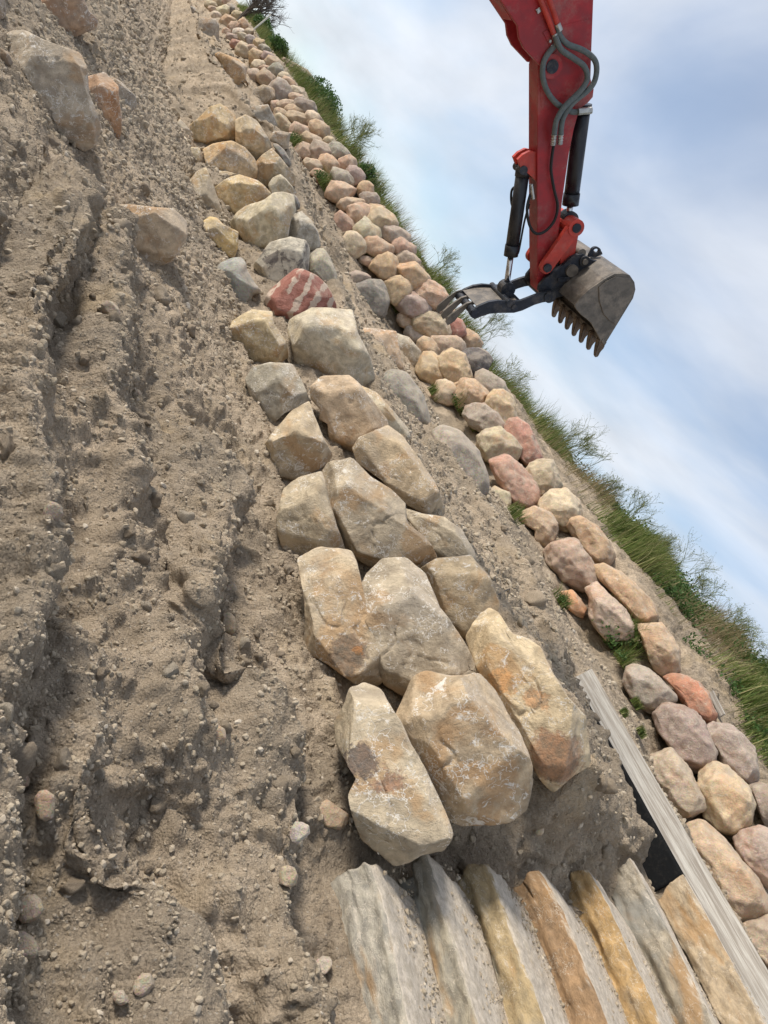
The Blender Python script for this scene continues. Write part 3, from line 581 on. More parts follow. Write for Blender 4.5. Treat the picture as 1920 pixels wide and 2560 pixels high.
J_ = [
 ('J', [(80,380),(180,350),(300,360),(470,450),(620,505),(820,570),(880,720),(890,960),(960,1130),(1015,1290),(980,1470),(860,1550),(740,1470),(560,1300),(400,1120),(260,920),(200,760),(110,540)], (.42,.36,.285), 'largest loose grey brown boulder lying in the upper left dirt'),
 ('J', [(885,820),(1080,765),(1150,830),(1225,910),(1225,1060),(1260,1240),(1250,1370),(1200,1590),(1150,1480),(1120,1330),(1010,1290),(930,1100)], (.45,.275,.165), 'orange loose rock leaning on the largest loose boulder'),
 ('J', [(1130,780),(1250,850),(1400,1000),(1410,1110),(1270,1230),(1210,1150),(1180,950)], (.30,.255,.205), 'dull grey loose rock behind the orange one'),
 ('J', [(400,-150),(800,-150),(860,0),(900,110),(990,190),(980,280),(790,355),(600,385),(560,310),(500,210),(420,100),(360,0)], (.36,.245,.165), 'loose rock with a dark brown underside cut by the top edge of the photo'),
 ('J', [(-150,-50),(30,-80),(60,100),(50,190),(-150,230)], (.31,.27,.225), 'grey loose rock cut off by the top left corner of the photo'),
 ('J', [(-80,460),(0,500),(80,540),(130,650),(100,690),(0,660),(-80,620)], (.26,.21,.16), 'low dark rock at the left edge beside the largest loose boulder'),
 ('1', [(455,895),(560,890),(740,910),(800,960),(795,1030),(740,1120),(630,1165),(580,1140),(530,1060),(480,970)], (.46,.37,.27), 'solitary brown and white loose boulder in the middle of the dirt slope'),
]
for v, p, c, k, lab in low:
    c = tuple(min(.60, q*k_) for q, k_ in zip(c, (1.04, 1.07, 1.08)))
    rock(P_(v, p), c, k, 'granite_cobble' if k == 'granite' else 'wall_block', lab, 'rock', LW, style='round' if k in ('granite',) else 'block', thick=1.2, push=.62 if v in '37KI' else .92)
for v, p, c, lab in J_:
    rock(P_(v, p), c, 'sandstone', 'loose_boulder', lab, 'boulder', 'loose boulders in the dirt', thick=1.05, push=1.35, facing=.0, planes=11)
ter = [
 ('3', [(805,430),(860,385),(930,400),(1000,500),(1030,600),(1025,668),(920,645),(850,560),(810,490)], (.27,.25,.215), 'granite', 'dark grey granite boulder between the pale blocks and the round grey boulder'),
 ('3', [(705,210),(800,215),(880,225),(900,330),(920,405),(850,400),(810,370),(760,310)], (.52,.38,.26), 'sandstone', 'pink and orange cracked rock right of the largest pale block'),
 ('3', [(880,230),(940,250),(990,310),(985,350),(930,408),(905,370)], (.38,.34,.275), 'sandstone', 'grey tan rock with an undercut edge behind the pink and orange cracked rock'),
 ('3', [(1030,660),(1080,625),(1160,650),(1240,740),(1280,850),(1280,920),(1200,940),(1120,880),(1060,760)], (.35,.31,.26), 'granite', 'large round grey boulder on the cut edge of the terrace'),
 ('C', [(225,980),(260,880),(420,820),(560,830),(600,900),(640,1050),(580,1220),(430,1245),(380,1180),(300,1080)], (.165,.158,.145), 'granite', 'charcoal coloured boulder standing alone on the terrace'),
 ('C', [(200,760),(300,730),(400,760),(460,810),(330,860),(260,900),(215,860)], (.38,.30,.26), 'boulder', 'pinkish rock behind the charcoal coloured boulder'),
]
for v, p, c, k, lab in ter:
    rock(P_(v, p), c, k, 'terrace_boulder', lab, 'boulder', None, style='block' if k == 'sandstone' else 'round', thick=1.1, push=.80)
# the upper wall of rounded boulders: (view, x, y, a, b, angle, colour, adjective) or (view, polygon, colour, label)
upper = [
 ('A',355,15,45,30,0,PNK,'pinkish'),('A',280,25,60,40,20,TAN,'tan'),('A',200,60,60,40,30,TAN,'tan'),('A',400,90,58,45,45,GRY,'grey'),('A',320,125,62,60,0,PALE,'pale'),('A',215,98,48,32,20,PNK,'pinkish'),
 ('A',245,158,48,40,0,PALE,'pale'),('A',460,165,52,42,60,ORG,'orange'),('A',370,225,78,58,10,ORG,'rust orange'),('A',440,285,66,52,30,BRN,'brown'),('A',535,262,62,42,60,ORG,'orange'),('A',592,335,42,36,0,TAN,'tan'),
 ('A',490,335,66,36,10,(.62,.58,.52),'white'),('A',355,335,42,36,20,PNK,'pinkish'),('A',540,392,64,38,40,LGY,'light grey'),('A',425,388,62,32,20,MAU,'mauve'),('A',620,420,60,42,40,GRY,'grey'),('A',460,460,66,42,30,RED,'red brown'),
 ('A',695,455,54,50,0,ORG,'orange'),('A',755,515,64,44,40,GRY,'grey'),('A',630,512,58,38,30,BRN,'brown'),('A',530,530,80,62,50,TAN,'tan'),('A',665,590,74,72,0,ORG,'peach'),('A',790,592,64,42,30,MAU,'mauve'),
 ('A',835,652,80,48,40,BRN,'brown'),('A',700,682,72,52,20,CRM,'cream'),('A',870,735,80,66,40,GRY,'grey'),('A',650,805,92,64,80,TAN,'tan'),('A',770,815,88,68,50,BRN,'brown and orange'),('A',760,722,64,38,10,BRN,'dusty brown'),
 ('A',955,800,54,46,0,CRM,'cream'),('A',1000,865,82,42,40,ORG,'tan orange'),('A',930,950,118,96,45,MAU,'mauve grey'),('A',1080,950,68,44,40,PALE,'pale'),('A',1092,1020,74,48,30,PNK,'pink'),('A',990,1092,95,56,10,TAN,'tan'),
 ('A',1060,1150,90,54,20,ORG,'orange tan'),('A',1180,1103,116,68,35,(.20,.175,.16),'dark grey brown'),('A',870,1105,64,50,80,TAN,'lichened tan'),('A',920,1192,74,58,45,BRN,'brown'),('A',1110,1242,116,64,20,BRN,'brown tan'),('A',1255,1232,92,64,30,PALE,'pale tan'),
 ('A',1320,1352,108,80,45,ORG,'orange'),('A',1140,1372,108,74,30,PNK,'pink tan'),('A',950,1292,116,64,50,TAN,'mauve tan'),('A',1240,1472,108,70,40,BRN,'brown'),('A',1080,1452,84,42,30,PNK,'pink'),('A',1422,1465,64,38,20,ORG,'orange pink'),
 ('B',670,330,112,96,30,MAU,'mauve grey'),('B',850,330,108,74,40,GRY,'dark grey'),('B',770,470,116,80,50,ORG,'orange'),('B',940,462,86,84,0,PNK,'pink orange'),('B',1032,582,102,74,60,MAU,'mauve grey'),('B',880,612,118,84,30,GRY,'grey'),
 ('B',505,330,100,72,50,PNK,'pink tan'),('B',590,490,106,74,30,TAN,'tan'),('B',665,572,94,54,30,ORG,'orange tan'),('B',690,636,78,34,5,(.40,.16,.11),'red'),('B',880,752,122,104,20,PNK,'peach tan'),('B',1130,732,90,76,80,ORG,'orange'),
 ('B',1180,822,90,68,20,MAU,'grey mauve'),('B',990,882,122,66,0,PNK,'pink orange'),('B',1060,982,104,102,0,PNK,'rosy tan'),('B',1222,925,96,46,5,ORG,'orange tan'),('B',1302,1042,168,96,32,GOLD,'golden tan'),('B',900,1082,116,86,50,(.36,.22,.18),'mauve red'),
 ('B',1152,1162,126,106,50,(.46,.43,.35),'pale greenish'),('B',1432,1192,146,94,25,MAU,'mauve'),('B',1010,1282,126,114,60,PALE,'dusty pale'),('B',1262,1332,158,92,20,ORG,'orange tan'),('B',1512,1312,126,80,25,PNK,'pink tan'),('B',1342,1522,136,116,30,ORG,'rust orange'),
 ('B',1562,1452,126,76,30,TAN,'tan'),('B',1160,1462,86,50,20,TAN,'small tan'),
 ('C',882,802,158,116,30,ORG,'orange tan'),('C',722,932,126,116,30,GOLD,'golden brown'),('C',1072,982,152,116,40,PNK,'pinkish grey'),('C',892,1092,176,112,30,MAU,'smooth mauve tan'),('C',1135,1162,44,54,0,TAN,'small tan'),('C',1242,1192,66,56,0,ORG,'orange'),
 ('C',1052,1302,188,112,20,(.36,.29,.21),'rough brown'),('C',812,1242,84,74,30,TAN,'tan'),('C',1310,1342,108,94,20,(.34,.12,.11),'crimson'),('C',1432,1452,136,96,40,ORG,'orange'),('C',1242,1512,176,96,10,TAN,'creased tan'),('C',950,1402,136,84,30,LGY,'pale grey'),
 ('C',1042,1552,108,92,40,ORG,'orange'),
 ('D',778,522,146,142,30,DRK,'dark charcoal'),('D',322,602,156,112,68,ORG,'orange tan'),('D',570,605,196,136,55,GOLD,'knobbly golden'),('D',728,872,160,146,30,ORG,'sandy orange'),('D',932,772,166,106,45,(.27,.235,.22),'smooth mauve grey'),('D',1040,1002,178,134,70,GOLD,'golden'),
 ('D',470,845,116,108,20,CRM,'cream'),('D',862,1112,196,116,35,MAU,'patterned mauve grey'),('D',1272,1342,238,116,58,(.36,.17,.15),'maroon and pink'),('D',1010,1402,208,150,30,TAN,'flat tan'),
 ('E',370,370,316,136,58,(.42,.24,.18),'long rosy'),('E',650,322,186,156,50,TAN,'layered tan'),('E',842,642,208,148,35,CRM,'rounded cream'),('E',205,505,116,76,40,CRM,'half buried cream'),('E',1160,972,278,118,48,(.42,.25,.15),'long orange brown'),
]
upoly = [
 ('E', [(410,690),(570,620),(720,680),(790,780),(790,880),(740,1010),(640,1060),(560,980),(570,860),(440,770)], (.44,.315,.215), 'crumbly pink tan boulder hanging over the grass tuft in the upper wall'),
 ('E', [(680,1080),(760,1000),(900,950),(1010,960),(1060,1060),(1140,1150),(1180,1280),(1230,1400),(1100,1480),(980,1450),(860,1370),(820,1300),(720,1210)], (.37,.27,.215), 'big tan boulder with a purple underside resting on the dirt slope'),
 ('E', [(830,1500),(960,1480),(1050,1580),(1100,1659),(1060,1760),(980,1720),(880,1640)], (.50,.24,.11), 'bright orange flat stone half buried below the purple based boulder'),
 ('8', [(635,1230),(700,1220),(800,1270),(900,1360),(970,1430),(995,1510),(960,1565),(900,1560),(820,1470),(720,1360),(650,1290)], (.46,.31,.19), 'long orange cylinder shaped boulder, on top of the pinkish white one'),
 ('8', [(580,1370),(650,1325),(720,1400),(810,1480),(850,1570),(850,1640),(700,1650),(640,1580),(600,1500),(610,1420)], (.50,.39,.32), 'pinkish white rough boulder above the big green weed'),
 ('8', [(890,1580),(1030,1570),(1090,1650),(1130,1720),(1130,1830),(1050,1870),(990,1830),(940,1720),(910,1640)], (.45,.32,.21), 'peach stained boulder crumbling into the bank above the smooth grey oval one'),
 ('G', [(170,280),(210,130),(280,105),(420,150),(560,260),(690,400),(700,450),(620,500),(520,560),(450,580),(340,530),(250,420)], (.305,.27,.235), 'smooth grey oval boulder just below the big green weed'),
 ('G', [(580,240),(650,205),(760,210),(940,280),(1030,390),(1060,500),(1120,600),(1100,680),(1020,740),(940,620),(830,560),(740,430),(690,330)], (.42,.17,.10), 'brick red and brown jagged boulder near the right edge'),
 ('G', [(480,620),(560,540),(640,510),(760,540),(900,600),(990,720),(1060,870),(1110,980),(1080,1070),(970,1190),(880,1180),(780,1080),(660,960),(580,850),(510,720)], (.26,.195,.185), 'big purple mottled boulder below the brick red one'),
 ('G', [(1030,760),(1090,700),(1200,740),(1260,730),(1400,840),(1500,960),(1540,1130),(1550,1260),(1450,1340),(1320,1240),(1190,1120),(1110,950),(1050,850)], (.31,.255,.235), 'smooth grey mauve boulder beside the purple mottled one'),
 ('7', [(1165,900),(1180,810),(1250,770),(1330,800),(1440,910),(1470,1000),(1430,1110),(1370,1160),(1270,1130),(1200,1060)], (.53,.42,.28), 'rounded cream boulder with rusty specks near the right edge'),
 ('7', [(1440,890),(1500,880),(1560,900),(1600,1100),(1540,1130),(1490,1020)], (.30,.255,.22), 'grey boulder cut by the right edge above the smooth pink one'),
 ('7', [(1365,1190),(1420,1150),(1500,1135),(1600,1150),(1620,1400),(1548,1450),(1460,1370),(1400,1290)], (.38,.29,.26), 'smooth pink boulder at the right edge of the photo'),
 ('7', [(880,740),(960,720),(1020,700),(1090,780),(1190,960),(1190,1010),(1120,1050),(1050,1060),(980,960)], (.40,.325,.245), 'dusty tan boulder buried between the board and the cream boulder'),
 ('7', [(1110,1130),(1200,1110),(1300,1190),(1380,1300),(1460,1390),(1530,1500),(1540,1590),(1400,1640),(1300,1540),(1200,1380),(1130,1260)], (.46,.34,.235), 'large dusty orange stained boulder beside the board, left of the smooth pink one'),
 ('7', [(1390,1680),(1548,1620),(1700,1700),(1700,1950),(1600,1960),(1470,1790)], (.36,.28,.21), 'dusty brown boulder at the right edge beside the lower end of the board'),
]
UW = 'rounded boulders of the upper wall'
ctr = [px(u[0], u[1], u[2]) for u in upper]
used_labels = {}
LM = [(('A', 490, 335), 'the small white boulder'), (('A', 930, 950), 'the mauve grey double boulder'), (('B', 690, 636), 'the small red stone'), (('B', 1432, 1192), 'the mauve boulder'), (('C', 1310, 1342), 'the crimson stone'),
      (('D', 778, 522), 'the dark charcoal boulder'), (('E', 370, 370), 'the long rosy boulder'), (('B', 670, 330), 'the grey mauve pair'), (('C', 722, 932), 'the thumb and charcoal terrace rock')]
LMP = [(px(*a), b) for a, b in LM]
def near_of(i):
    d = sorted((math.hypot(ctr[i][0]-ctr[j][0], ctr[i][1]-ctr[j][1]), j) for j in range(len(ctr)) if j != i)
    return [j for _, j in d[:8]]
def side(i, q):
    dx, dy = ctr[i][0]-q[0], ctr[i][1]-q[1]
    if abs(dx) > 1.6*abs(dy): return 'right of' if dx > 0 else 'left of'
    if abs(dy) > 1.6*abs(dx): return 'below' if dy > 0 else 'above'
    return ('lower' if dy > 0 else 'upper')+(' right of' if dx > 0 else ' left of')
for i, u in enumerate(upper):
    v, x, y, a, b, g, c, adj = u
    js = near_of(i); lab = None
    for q in range(len(js)):
        for r_ in range(q+1, len(js)):
            A_, B_ = upper[js[q]][7], upper[js[r_]][7]
            if A_ == B_ or A_ == adj or B_ == adj: continue
            L_ = f"{adj} boulder {side(i, ctr[js[q]])} {'an' if A_[0] in 'aeiou' else 'a'} {A_} one and {side(i, ctr[js[r_]])} {'an' if B_[0] in 'aeiou' else 'a'} {B_} one"
            if L_ not in used_labels and len(L_.split()) <= 16: lab = L_; break
        if lab: break
    if lab is None: lab = f"{adj} rounded boulder {side(i, ctr[js[0]])} a {upper[js[0]][7]} one and {side(i, ctr[js[3]])} another"
    used_labels[lab] = 1
    rock(E_(v, x, y, a*1.17, b*1.19, g), tuple(k*random.uniform(.93, 1.08) for k in c), 'boulder' if c not in (GRY, DRK) else 'granite', 'round_boulder', lab, 'boulder', UW, style='boulder', thick=1.15, push=.60)
fr = np.random.RandomState(3); FP = [px(*u[:3]) for u in upper if u[0] in 'BCDE']; fl = {}
for i in range(len(FP)):
    ds = sorted((math.hypot(FP[i][0]-q[0], FP[i][1]-q[1]), k) for k, q in enumerate(FP) if k != i)[:3]
    q = FP[ds[1][1]]; t = FP[ds[0][1]]; m = ((FP[i][0]+q[0]+t[0])/3, (FP[i][1]+q[1]+t[1])/3); s = ds[0][0]*.22
    uu = [u for u in upper if u[0] in 'BCDE']; lb = f"small wedge stone between the {uu[i][7]}, {uu[ds[0][1]][7]} and {uu[ds[1][1]][7]} boulders"
    if lb in fl: continue
    fl[lb] = 1; rock(E_('S', m[0], m[1], s*1.2, s*.85, fr.uniform(0, 180), 8, .2), [(.42, .33, .24), (.36, .28, .21), (.30, .27, .24), (.46, .34, .22)][fr.randint(4)], 'boulder', 'wedge_stone', lb, 'stone', 'small stones wedged in the upper wall', style='boulder', thick=1.0, push=.25, sub=4)
for v, p, c, lab in upoly:
    pp = np.array(P_(v, p)); pp = pp.mean(0)+(pp-pp.mean(0))*1.05
    rock(pp, c, 'boulder', 'round_boulder', lab, 'boulder', UW, style='boulder', thick=1.1, push=.55)
rock(P_('A', [(905,575),(1060,650),(1200,730),(1290,850),(1345,930),(1335,1010),(1320,1120),(1240,1060),(1150,900),(1000,700)]), (.42,.36,.29), 'boulder', 'rock_outcrop', 'pale rocky outcrop rising behind the grass at the skyline', 'outcrop', None, style='block', thick=1.1, dist_=29, facing=0, push=0)
# ------------------------------------------------------------------ stone steps, board, black sheet
SY = [2.85, 3.25, 3.69, 4.20, 4.80, 5.50, 5.98]
SZ = [-1.15, -1.03, -.886, -.718, -.564, -.36, -.115]
def grid_box(x0, x1, y0, y1, z0, z1, dx=.016, dy=.02, dz=.012):
    """all six sides as one welded grid shell"""
    nx_, ny_, nz_ = max(2, int((x1-x0)/dx)), max(2, int((y1-y0)/dy)), max(2, int((z1-z0)/dz))
    key, V, Fs = {}, [], []
    def vid(i, j, k):
        q = (i, j, k)
        if q not in key: key[q] = len(V); V.append((x0+(x1-x0)*i/nx_, y0+(y1-y0)*j/ny_, z0+(z1-z0)*k/nz_))
        return key[q]
    for i in range(nx_):
        for j in range(ny_):
            Fs.append((vid(i, j, nz_), vid(i+1, j, nz_), vid(i+1, j+1, nz_), vid(i, j+1, nz_))); Fs.append((vid(i, j, 0), vid(i, j+1, 0), vid(i+1, j+1, 0), vid(i+1, j, 0)))
        for k in range(nz_):
            Fs.append((vid(i, 0, k), vid(i+1, 0, k), vid(i+1, 0, k+1), vid(i, 0, k+1))); Fs.append((vid(i, ny_, k), vid(i, ny_, k+1), vid(i+1, ny_, k+1), vid(i+1, ny_, k)))
    for j in range(ny_):
        for k in range(nz_):
            Fs.append((vid(0, j, k), vid(0, j, k+1), vid(0, j+1, k+1), vid(0, j+1, k))); Fs.append((vid(nx_, j, k), vid(nx_, j+1, k), vid(nx_, j+1, k+1), vid(nx_, j, k+1)))
    return np.array(V), np.array(Fs)
slab_txt = ['lowest slab of the stone steps, dusty and half buried in rubble', 'second lowest grey step slab with a wide dusty top', 'third step slab from the bottom, its front streaked yellow ochre', 'middle step slab with a dark brown front and pointed end', 'fifth step slab from the bottom, with a golden brown front', 'second highest step slab, grey with a peach scar near its end', 'highest step slab, layered tan stone against the weathered board']
slab_col = [(.37, .345, .295), (.35, .32, .26), (.40, .315, .19), (.33, .22, .13), (.42, .285, .14), (.31, .275, .22), (.40, .32, .225)]
ends = [('6', 235, 420), ('6', 480, 428), ('6', 750, 455), ('6', 1028, 470), ('6', 1215, 490), ('7', 775, 1280), ('7', 1060, 1390)]
for i in range(7):
    p = px(*ends[i]); xl = atY(p, SY[i])[0]+.015
    depth = (SY[i+1]-SY[i]+.03) if i < 6 else .33
    if i == 6: depth = .30
    h = [.24, .22, .22, .235, .22, .24, .25][i]
    V, Fs = grid_box(xl, 1.7, SY[i], SY[i]+depth, SZ[i]-h, SZ[i])
    rs = np.random.RandomState(i+5); o = rs.uniform(0, 50, 3)
    x, y, z = V.T; tz = (z-(SZ[i]-h))/h; ty = (y-SY[i])/depth
    # chiselled front: bellied, with a broken upper arris, ragged left end
    V2 = V.copy()
    front = np.clip(1-ty*6, 0, 1); top = np.clip((tz-.90)/.10, 0, 1)
    er = .35+.35*fbm(np.stack([x*3.0, x*0, x*0], 1)+o, 4, i)
    V2[:, 1] += front*(.006+.022*np.clip(er, 0, 1)**2)*top
    V2[:, 2] -= front*top*(.003+.012*np.clip(er, 0, 1)**2)
    V2[:, 1] += front*(.011*fbm(np.stack([x*2.6, z*5, z*0], 1)+o, 4, i+20)+.010*fbm(np.stack([x*9, z*22, z*0], 1)+o, 3, i+30))
    st = fbm(np.stack([x*.9, z*16, z*0], 1)+o, 2, i+40); V2[:, 1] += front*.012*np.round(st*3)/3+front*.006*fbm(V*14+o, 4, i+95, .6)
    V2[:, 2] += (tz > .99)*(.008*fbm(np.stack([x*3, y*5, x*0], 1)+o, 4, i+50)-.01*ty)
    tap = np.clip(1-(x-xl)/.30, 0, 1)
    V2[:, 0] += .6*tap**2*(.05*fbm(np.stack([y*7, z*9, z*0], 1)+o, 3, i+60)+.10*np.abs(tz-.85)**1.3+.05*ty)
    V2[:, 2] -= tap**2*.028*(tz > .5)*(1-0*ty)*[.5, .4, .3, 1.4, .8, .4, .2][i]
    if i: tl_ = (SZ[i-1]-(SZ[i]-h))/h; V2[:, 1] += np.clip(1-ty*6, 0, 1)*.035*np.clip(1-(tz-tl_)/.14, 0, 1)*(.7+.6*fbm(np.stack([x*4, x*0, x*0], 1)+o, 3, i+90))
    V2 += .004*np.stack([fbm(V*25+o+k, 2, k) for k in range(3)], 1)
    me = mesh_np('stone_slab', V2, Fs); ob = mkobj('stone_slab', me, SLAB, color=slab_col[i]); tag(ob, slab_txt[i], 'step', 'stone slabs of the steps')
# weathered board on edge behind the highest slab
pa = atY(px('7', 500, 285), 6.33); xb0 = pa[0]
V, Fs = grid_box(xb0, 1.9, 6.33, 6.372, -.135, .062, .05, .021, .03)
V[:, 2] += .006*fbm(np.stack([V[:, 0]*.6, V[:, 0]*0, V[:, 0]*0], 1), 2, 3); V[:, 1] += .010*fbm(np.stack([V[:, 0]*.4, V[:, 0]*0+4, V[:, 0]*0], 1), 2, 4)
board = mkobj('timber_board', mesh_np('timber_board', V, Fs, False), WOOD); tag(board, 'long weathered grey timber board on edge above the stone steps', 'board')
V, Fs = grid_box(xb0-.08, atY(px('7', 1050, 1370), 6.30)[0]+.05, 6.30, 6.315, -.62, -.118, .03, .015, .03)  # thin, nearly black upright sheet filling the gap below the board
V[:, 1] += .012*fbm(V*3, 3, 2)
tag(mkobj('gap_sheet', mesh_np('gap_sheet', V, Fs), M['black_sheet']), 'thin black sheet standing in the gap under the board', 'sheet')
# ------------------------------------------------------------------ excavator arm, in a plane across the slope (x = const)
X0 = -5.6
EXC = empty('excavator', tuple(atX(px('2', 720, 290), X0)))
tag(EXC, 'red excavator arm with black bucket and open thumb hanging over the wall', 'excavator')
def near(pts, v, X): return [atX(px(v, *p), X) for p in pts]
def part(name, bm, mat, parent=None, smooth=False):
    me = bpy.data.meshes.new(name); bm.normal_update()
    bmesh.ops.recalc_face_normals(bm, faces=bm.faces); bm.to_mesh(me); bm.free()
    for p in me.polygons: p.use_smooth = smooth
    par = parent or EXC
    L = Vector(EXC.location) if par == EXC else Vector((0, 0, 0))
    o = mkobj(name, me, M[mat] if isinstance(mat, str) else mat, par)
    if par == EXC: me.transform(Matrix.Translation(-EXC.location))
    else:
        me.transform(Matrix.Translation(-EXC.location))
    return o
def prism(bm, pts, xa, xb, bev=0.0):
    """pts on plane x = xa (near side), carried straight across to x = xb"""
    a = [bm.verts.new((xa, p[1], p[2])) for p in pts]; b = [bm.verts.new((xb, p[1], p[2])) for p in pts]
    f = [bm.faces.new(a), bm.faces.new(b[::-1])]; n = len(a)
    for i in range(n): f.append(bm.faces.new((a[i], a[(i+1) % n], b[(i+1) % n], b[i])))
    if bev:
        bmesh.ops.recalc_face_normals(bm, faces=f)
        es = set(e for q in f for e in q.edges)
        bmesh.ops.bevel(bm, geom=list(es), offset=bev, segments=2, affect='EDGES', profile=.6)
def tube(bm, pts, rad, seg=14, caps=True, smooth_path=True):
    pts = [Vector(p) for p in pts]
    if smooth_path and len(pts) > 2:
        q = []
        ext = [pts[0]*2-pts[1]]+pts+[pts[-1]*2-pts[-2]]
        for i in range(1, len(ext)-2):
            p0, p1, p2, p3 = ext[i-1:i+3]
            for k in range(7):
                t = k/7; q.append(.5*((2*p1)+(p2-p0)*t+(2*p0-5*p1+4*p2-p3)*t*t+(3*p1-p0-3*p2+p3)*t**3))
        q.append(pts[-1]); pts = q
    rings = []; up = Vector((1, 0, .013)); prev = None
    for i, p in enumerate(pts):
        d = (pts[min(i+1, len(pts)-1)]-pts[max(i-1, 0)]).normalized()
        if prev is None: s = d.cross(up if abs(d.dot(up)) < .9 else Vector((0, 1, .02))).normalized()
        else: s = (prev-d*prev.dot(d)).normalized()
        prev = s; t = d.cross(s); rr = rad(i/(len(pts)-1)) if callable(rad) else rad
        rings.append([bm.verts.new(p+(s*math.cos(a)+t*math.sin(a))*rr) for a in [2*math.pi*k/seg for k in range(seg)]])
    for A, B in zip(rings, rings[1:]):
        for k in range(seg): bm.faces.new((A[k], A[(k+1) % seg], B[(k+1) % seg], B[k]))
    if caps: bm.faces.new(rings[0][::-1]); bm.faces.new(rings[-1])
def pin(bm, v, x, y, rad, xa, xb, Xp=None, seg=20):
    p = atX(px(v, x, y), Xp if Xp is not None else max(xa, xb)); tube(bm, [(xa, p[1], p[2]), (xb, p[1], p[2])], rad, seg, True, False)
hw = .085
# stick
bm = bmesh.new()
stick = [('2', 720, -170), ('2', 905, -170), ('2', 905, 0), ('2', 896, 240), ('2', 893, 340), ('2', 907, 385), ('2', 903, 420), ('2', 880, 446), ('2', 845, 470), ('2', 820, 560), ('2', 800, 660), ('2', 770, 870), ('2', 750, 1050), ('2', 735, 1110), ('2', 712, 1165), ('2', 703, 1225), ('2', 665, 1262), ('2', 662, 1100), ('2', 662, 700), ('2', 665, 290), ('2', 690, 150), ('2', 712, 0)]
prism(bm, [atX(px(*p), X0+hw) for p in stick], X0+hw, X0-hw, .006)
stk = part('stick', bm, 'red')
bm = bmesh.new(); prism(bm, near([(578, 690), (600, 668), (632, 652), (668, 660), (680, 760), (672, 800), (640, 765), (590, 722)], '2', X0+.06), X0+.06, X0+.025, .003); prism(bm, near([(578, 690), (600, 668), (632, 652), (668, 660), (680, 760), (672, 800), (640, 765), (590, 722)], '2', X0+.06), X0-.03, X0-.065, .003); part('cylinder_bracket', bm, 'link', stk)
# raised side plate and seams on the stick
bm = bmesh.new(); prism(bm, near([(775, 850), (790, 1400), (850, 1440), (1060, 1240), (1260, 1260), (1330, 900), (1430, 240), (1060, 330), (1010, 640)], 'N', X0+hw), X0+hw+.004, X0+hw-.01, .002); part('side_plate', bm, 'red', stk)
# boom in two cheeks either side of the stick head
hb = .125
bm = bmesh.new()
boom = [('2', -90, -850), ('2', 330, -250), ('2', 504, 0), ('2', 578, 112), ('2', 584, 165), ('2', 604, 208), ('2', 675, 284), ('2', 712, 270), ('2', 728, 215), ('2', 740, 170), ('2', 700, 60), ('2', 660, -10), ('2', 560, -250), ('2', 170, -850)]
prism(bm, [atX(px(*p), X0+hb) for p in boom], X0+hb, X0+hw+.006, .004)
prism(bm, [atX(px(*p), X0+hb) for p in boom], X0-hw-.006, X0-hb, .004)
bw = [('2', -90, -850), ('2', 330, -250), ('2', 504, 0), ('2', 560, 90), ('2', 640, 80), ('2', 600, -60), ('2', 560, -250), ('2', 170, -850)]
prism(bm, [atX(px(*p), X0+hb) for p in bw], X0+hw+.006, X0-hw-.006, .0)
bmn = part('boom', bm, 'red')
bm = bmesh.new(); pin(bm, 'N', 932, 862, .042, X0+hb+.012, X0-hb-.012, X0+hb, 28); part('pivot_pin', bm, 'dark_steel', bmn)
bm = bmesh.new(); pin(bm, 'N', 932, 862, .072, X0+hb+.004, X0+hw, X0+hb, 28); part('pivot_boss', bm, 'red', bmn)
# rigid pipes down the boom
for a, b in (((730, -120), (958, 440)), ((850, -120), (1003, 320))):
    bm = bmesh.new(); tube(bm, [atX(px('N', *a), X0+hb+.03), atX(px('N', (a[0]+b[0])/2+6, (a[1]+b[1])/2), X0+hb+.03), atX(px('N', *b), X0+hb+.03)], .017, 14); part('boom_pipe', bm, 'link', bmn)
bm = bmesh.new(); prism(bm, near([(810, 420), (870, 385), (960, 560), (985, 640), (905, 600)], 'N', X0+hb), X0+hb+.008, X0+hb-.005, .001); part('pipe_bracket', bm, 'red', bmn)
bm = bmesh.new(); prism(bm, near([(715, 125), (760, 95), (790, 140), (740, 180)], 'N', X0+hb), X0+hb+.015, X0+hb-.005, .001); part('pipe_clamp', bm, 'zinc', bmn)
for (x, y) in ((897, 530), (922, 595), (745, 140)):
    bm = bmesh.new(); pin(bm, 'N', x, y, .009, X0+hb+.022, X0+hb, X0+hb, 6); part('bolt', bm, 'zinc', bmn)
# hoses
xh = X0+hb+.035
def hose(pts, v, r, mat, xs=None, name='hydraulic_hose'):
    bm = bmesh.new(); tube(bm, [atX(px(v, *p), (xs[i] if xs else xh)) for i, p in enumerate(pts)], r, 14); return part(name, bm, mat, None, True)
h1 = hose([(1000, 320), (1020, 400), (1040, 470), (1140, 575), (1330, 650), (1470, 755), (1512, 880), (1485, 1050), (1400, 1170), (1210, 1330), (1090, 1500), (1055, 1640), (1048, 1750)], 'N', .0185, 'hose')
h2 = hose([(975, 470), (1000, 540), (1060, 650), (1220, 760), (1350, 860), (1392, 1000), (1345, 1120), (1240, 1240), (1090, 1390), (1000, 1540), (975, 1640), (962, 1750)], 'N', .0185, 'hose', [xh+.012]*5+[xh+.012]*7)
h3 = hose([(970, 590), (880, 700), (822, 820), (815, 1000), (870, 1180), (970, 1320), (1080, 1400), (1200, 1450), (1300, 1445), (1430, 1432)], 'N', .0185, 'hose', [xh-.02]*6+[xh-.035]*4)
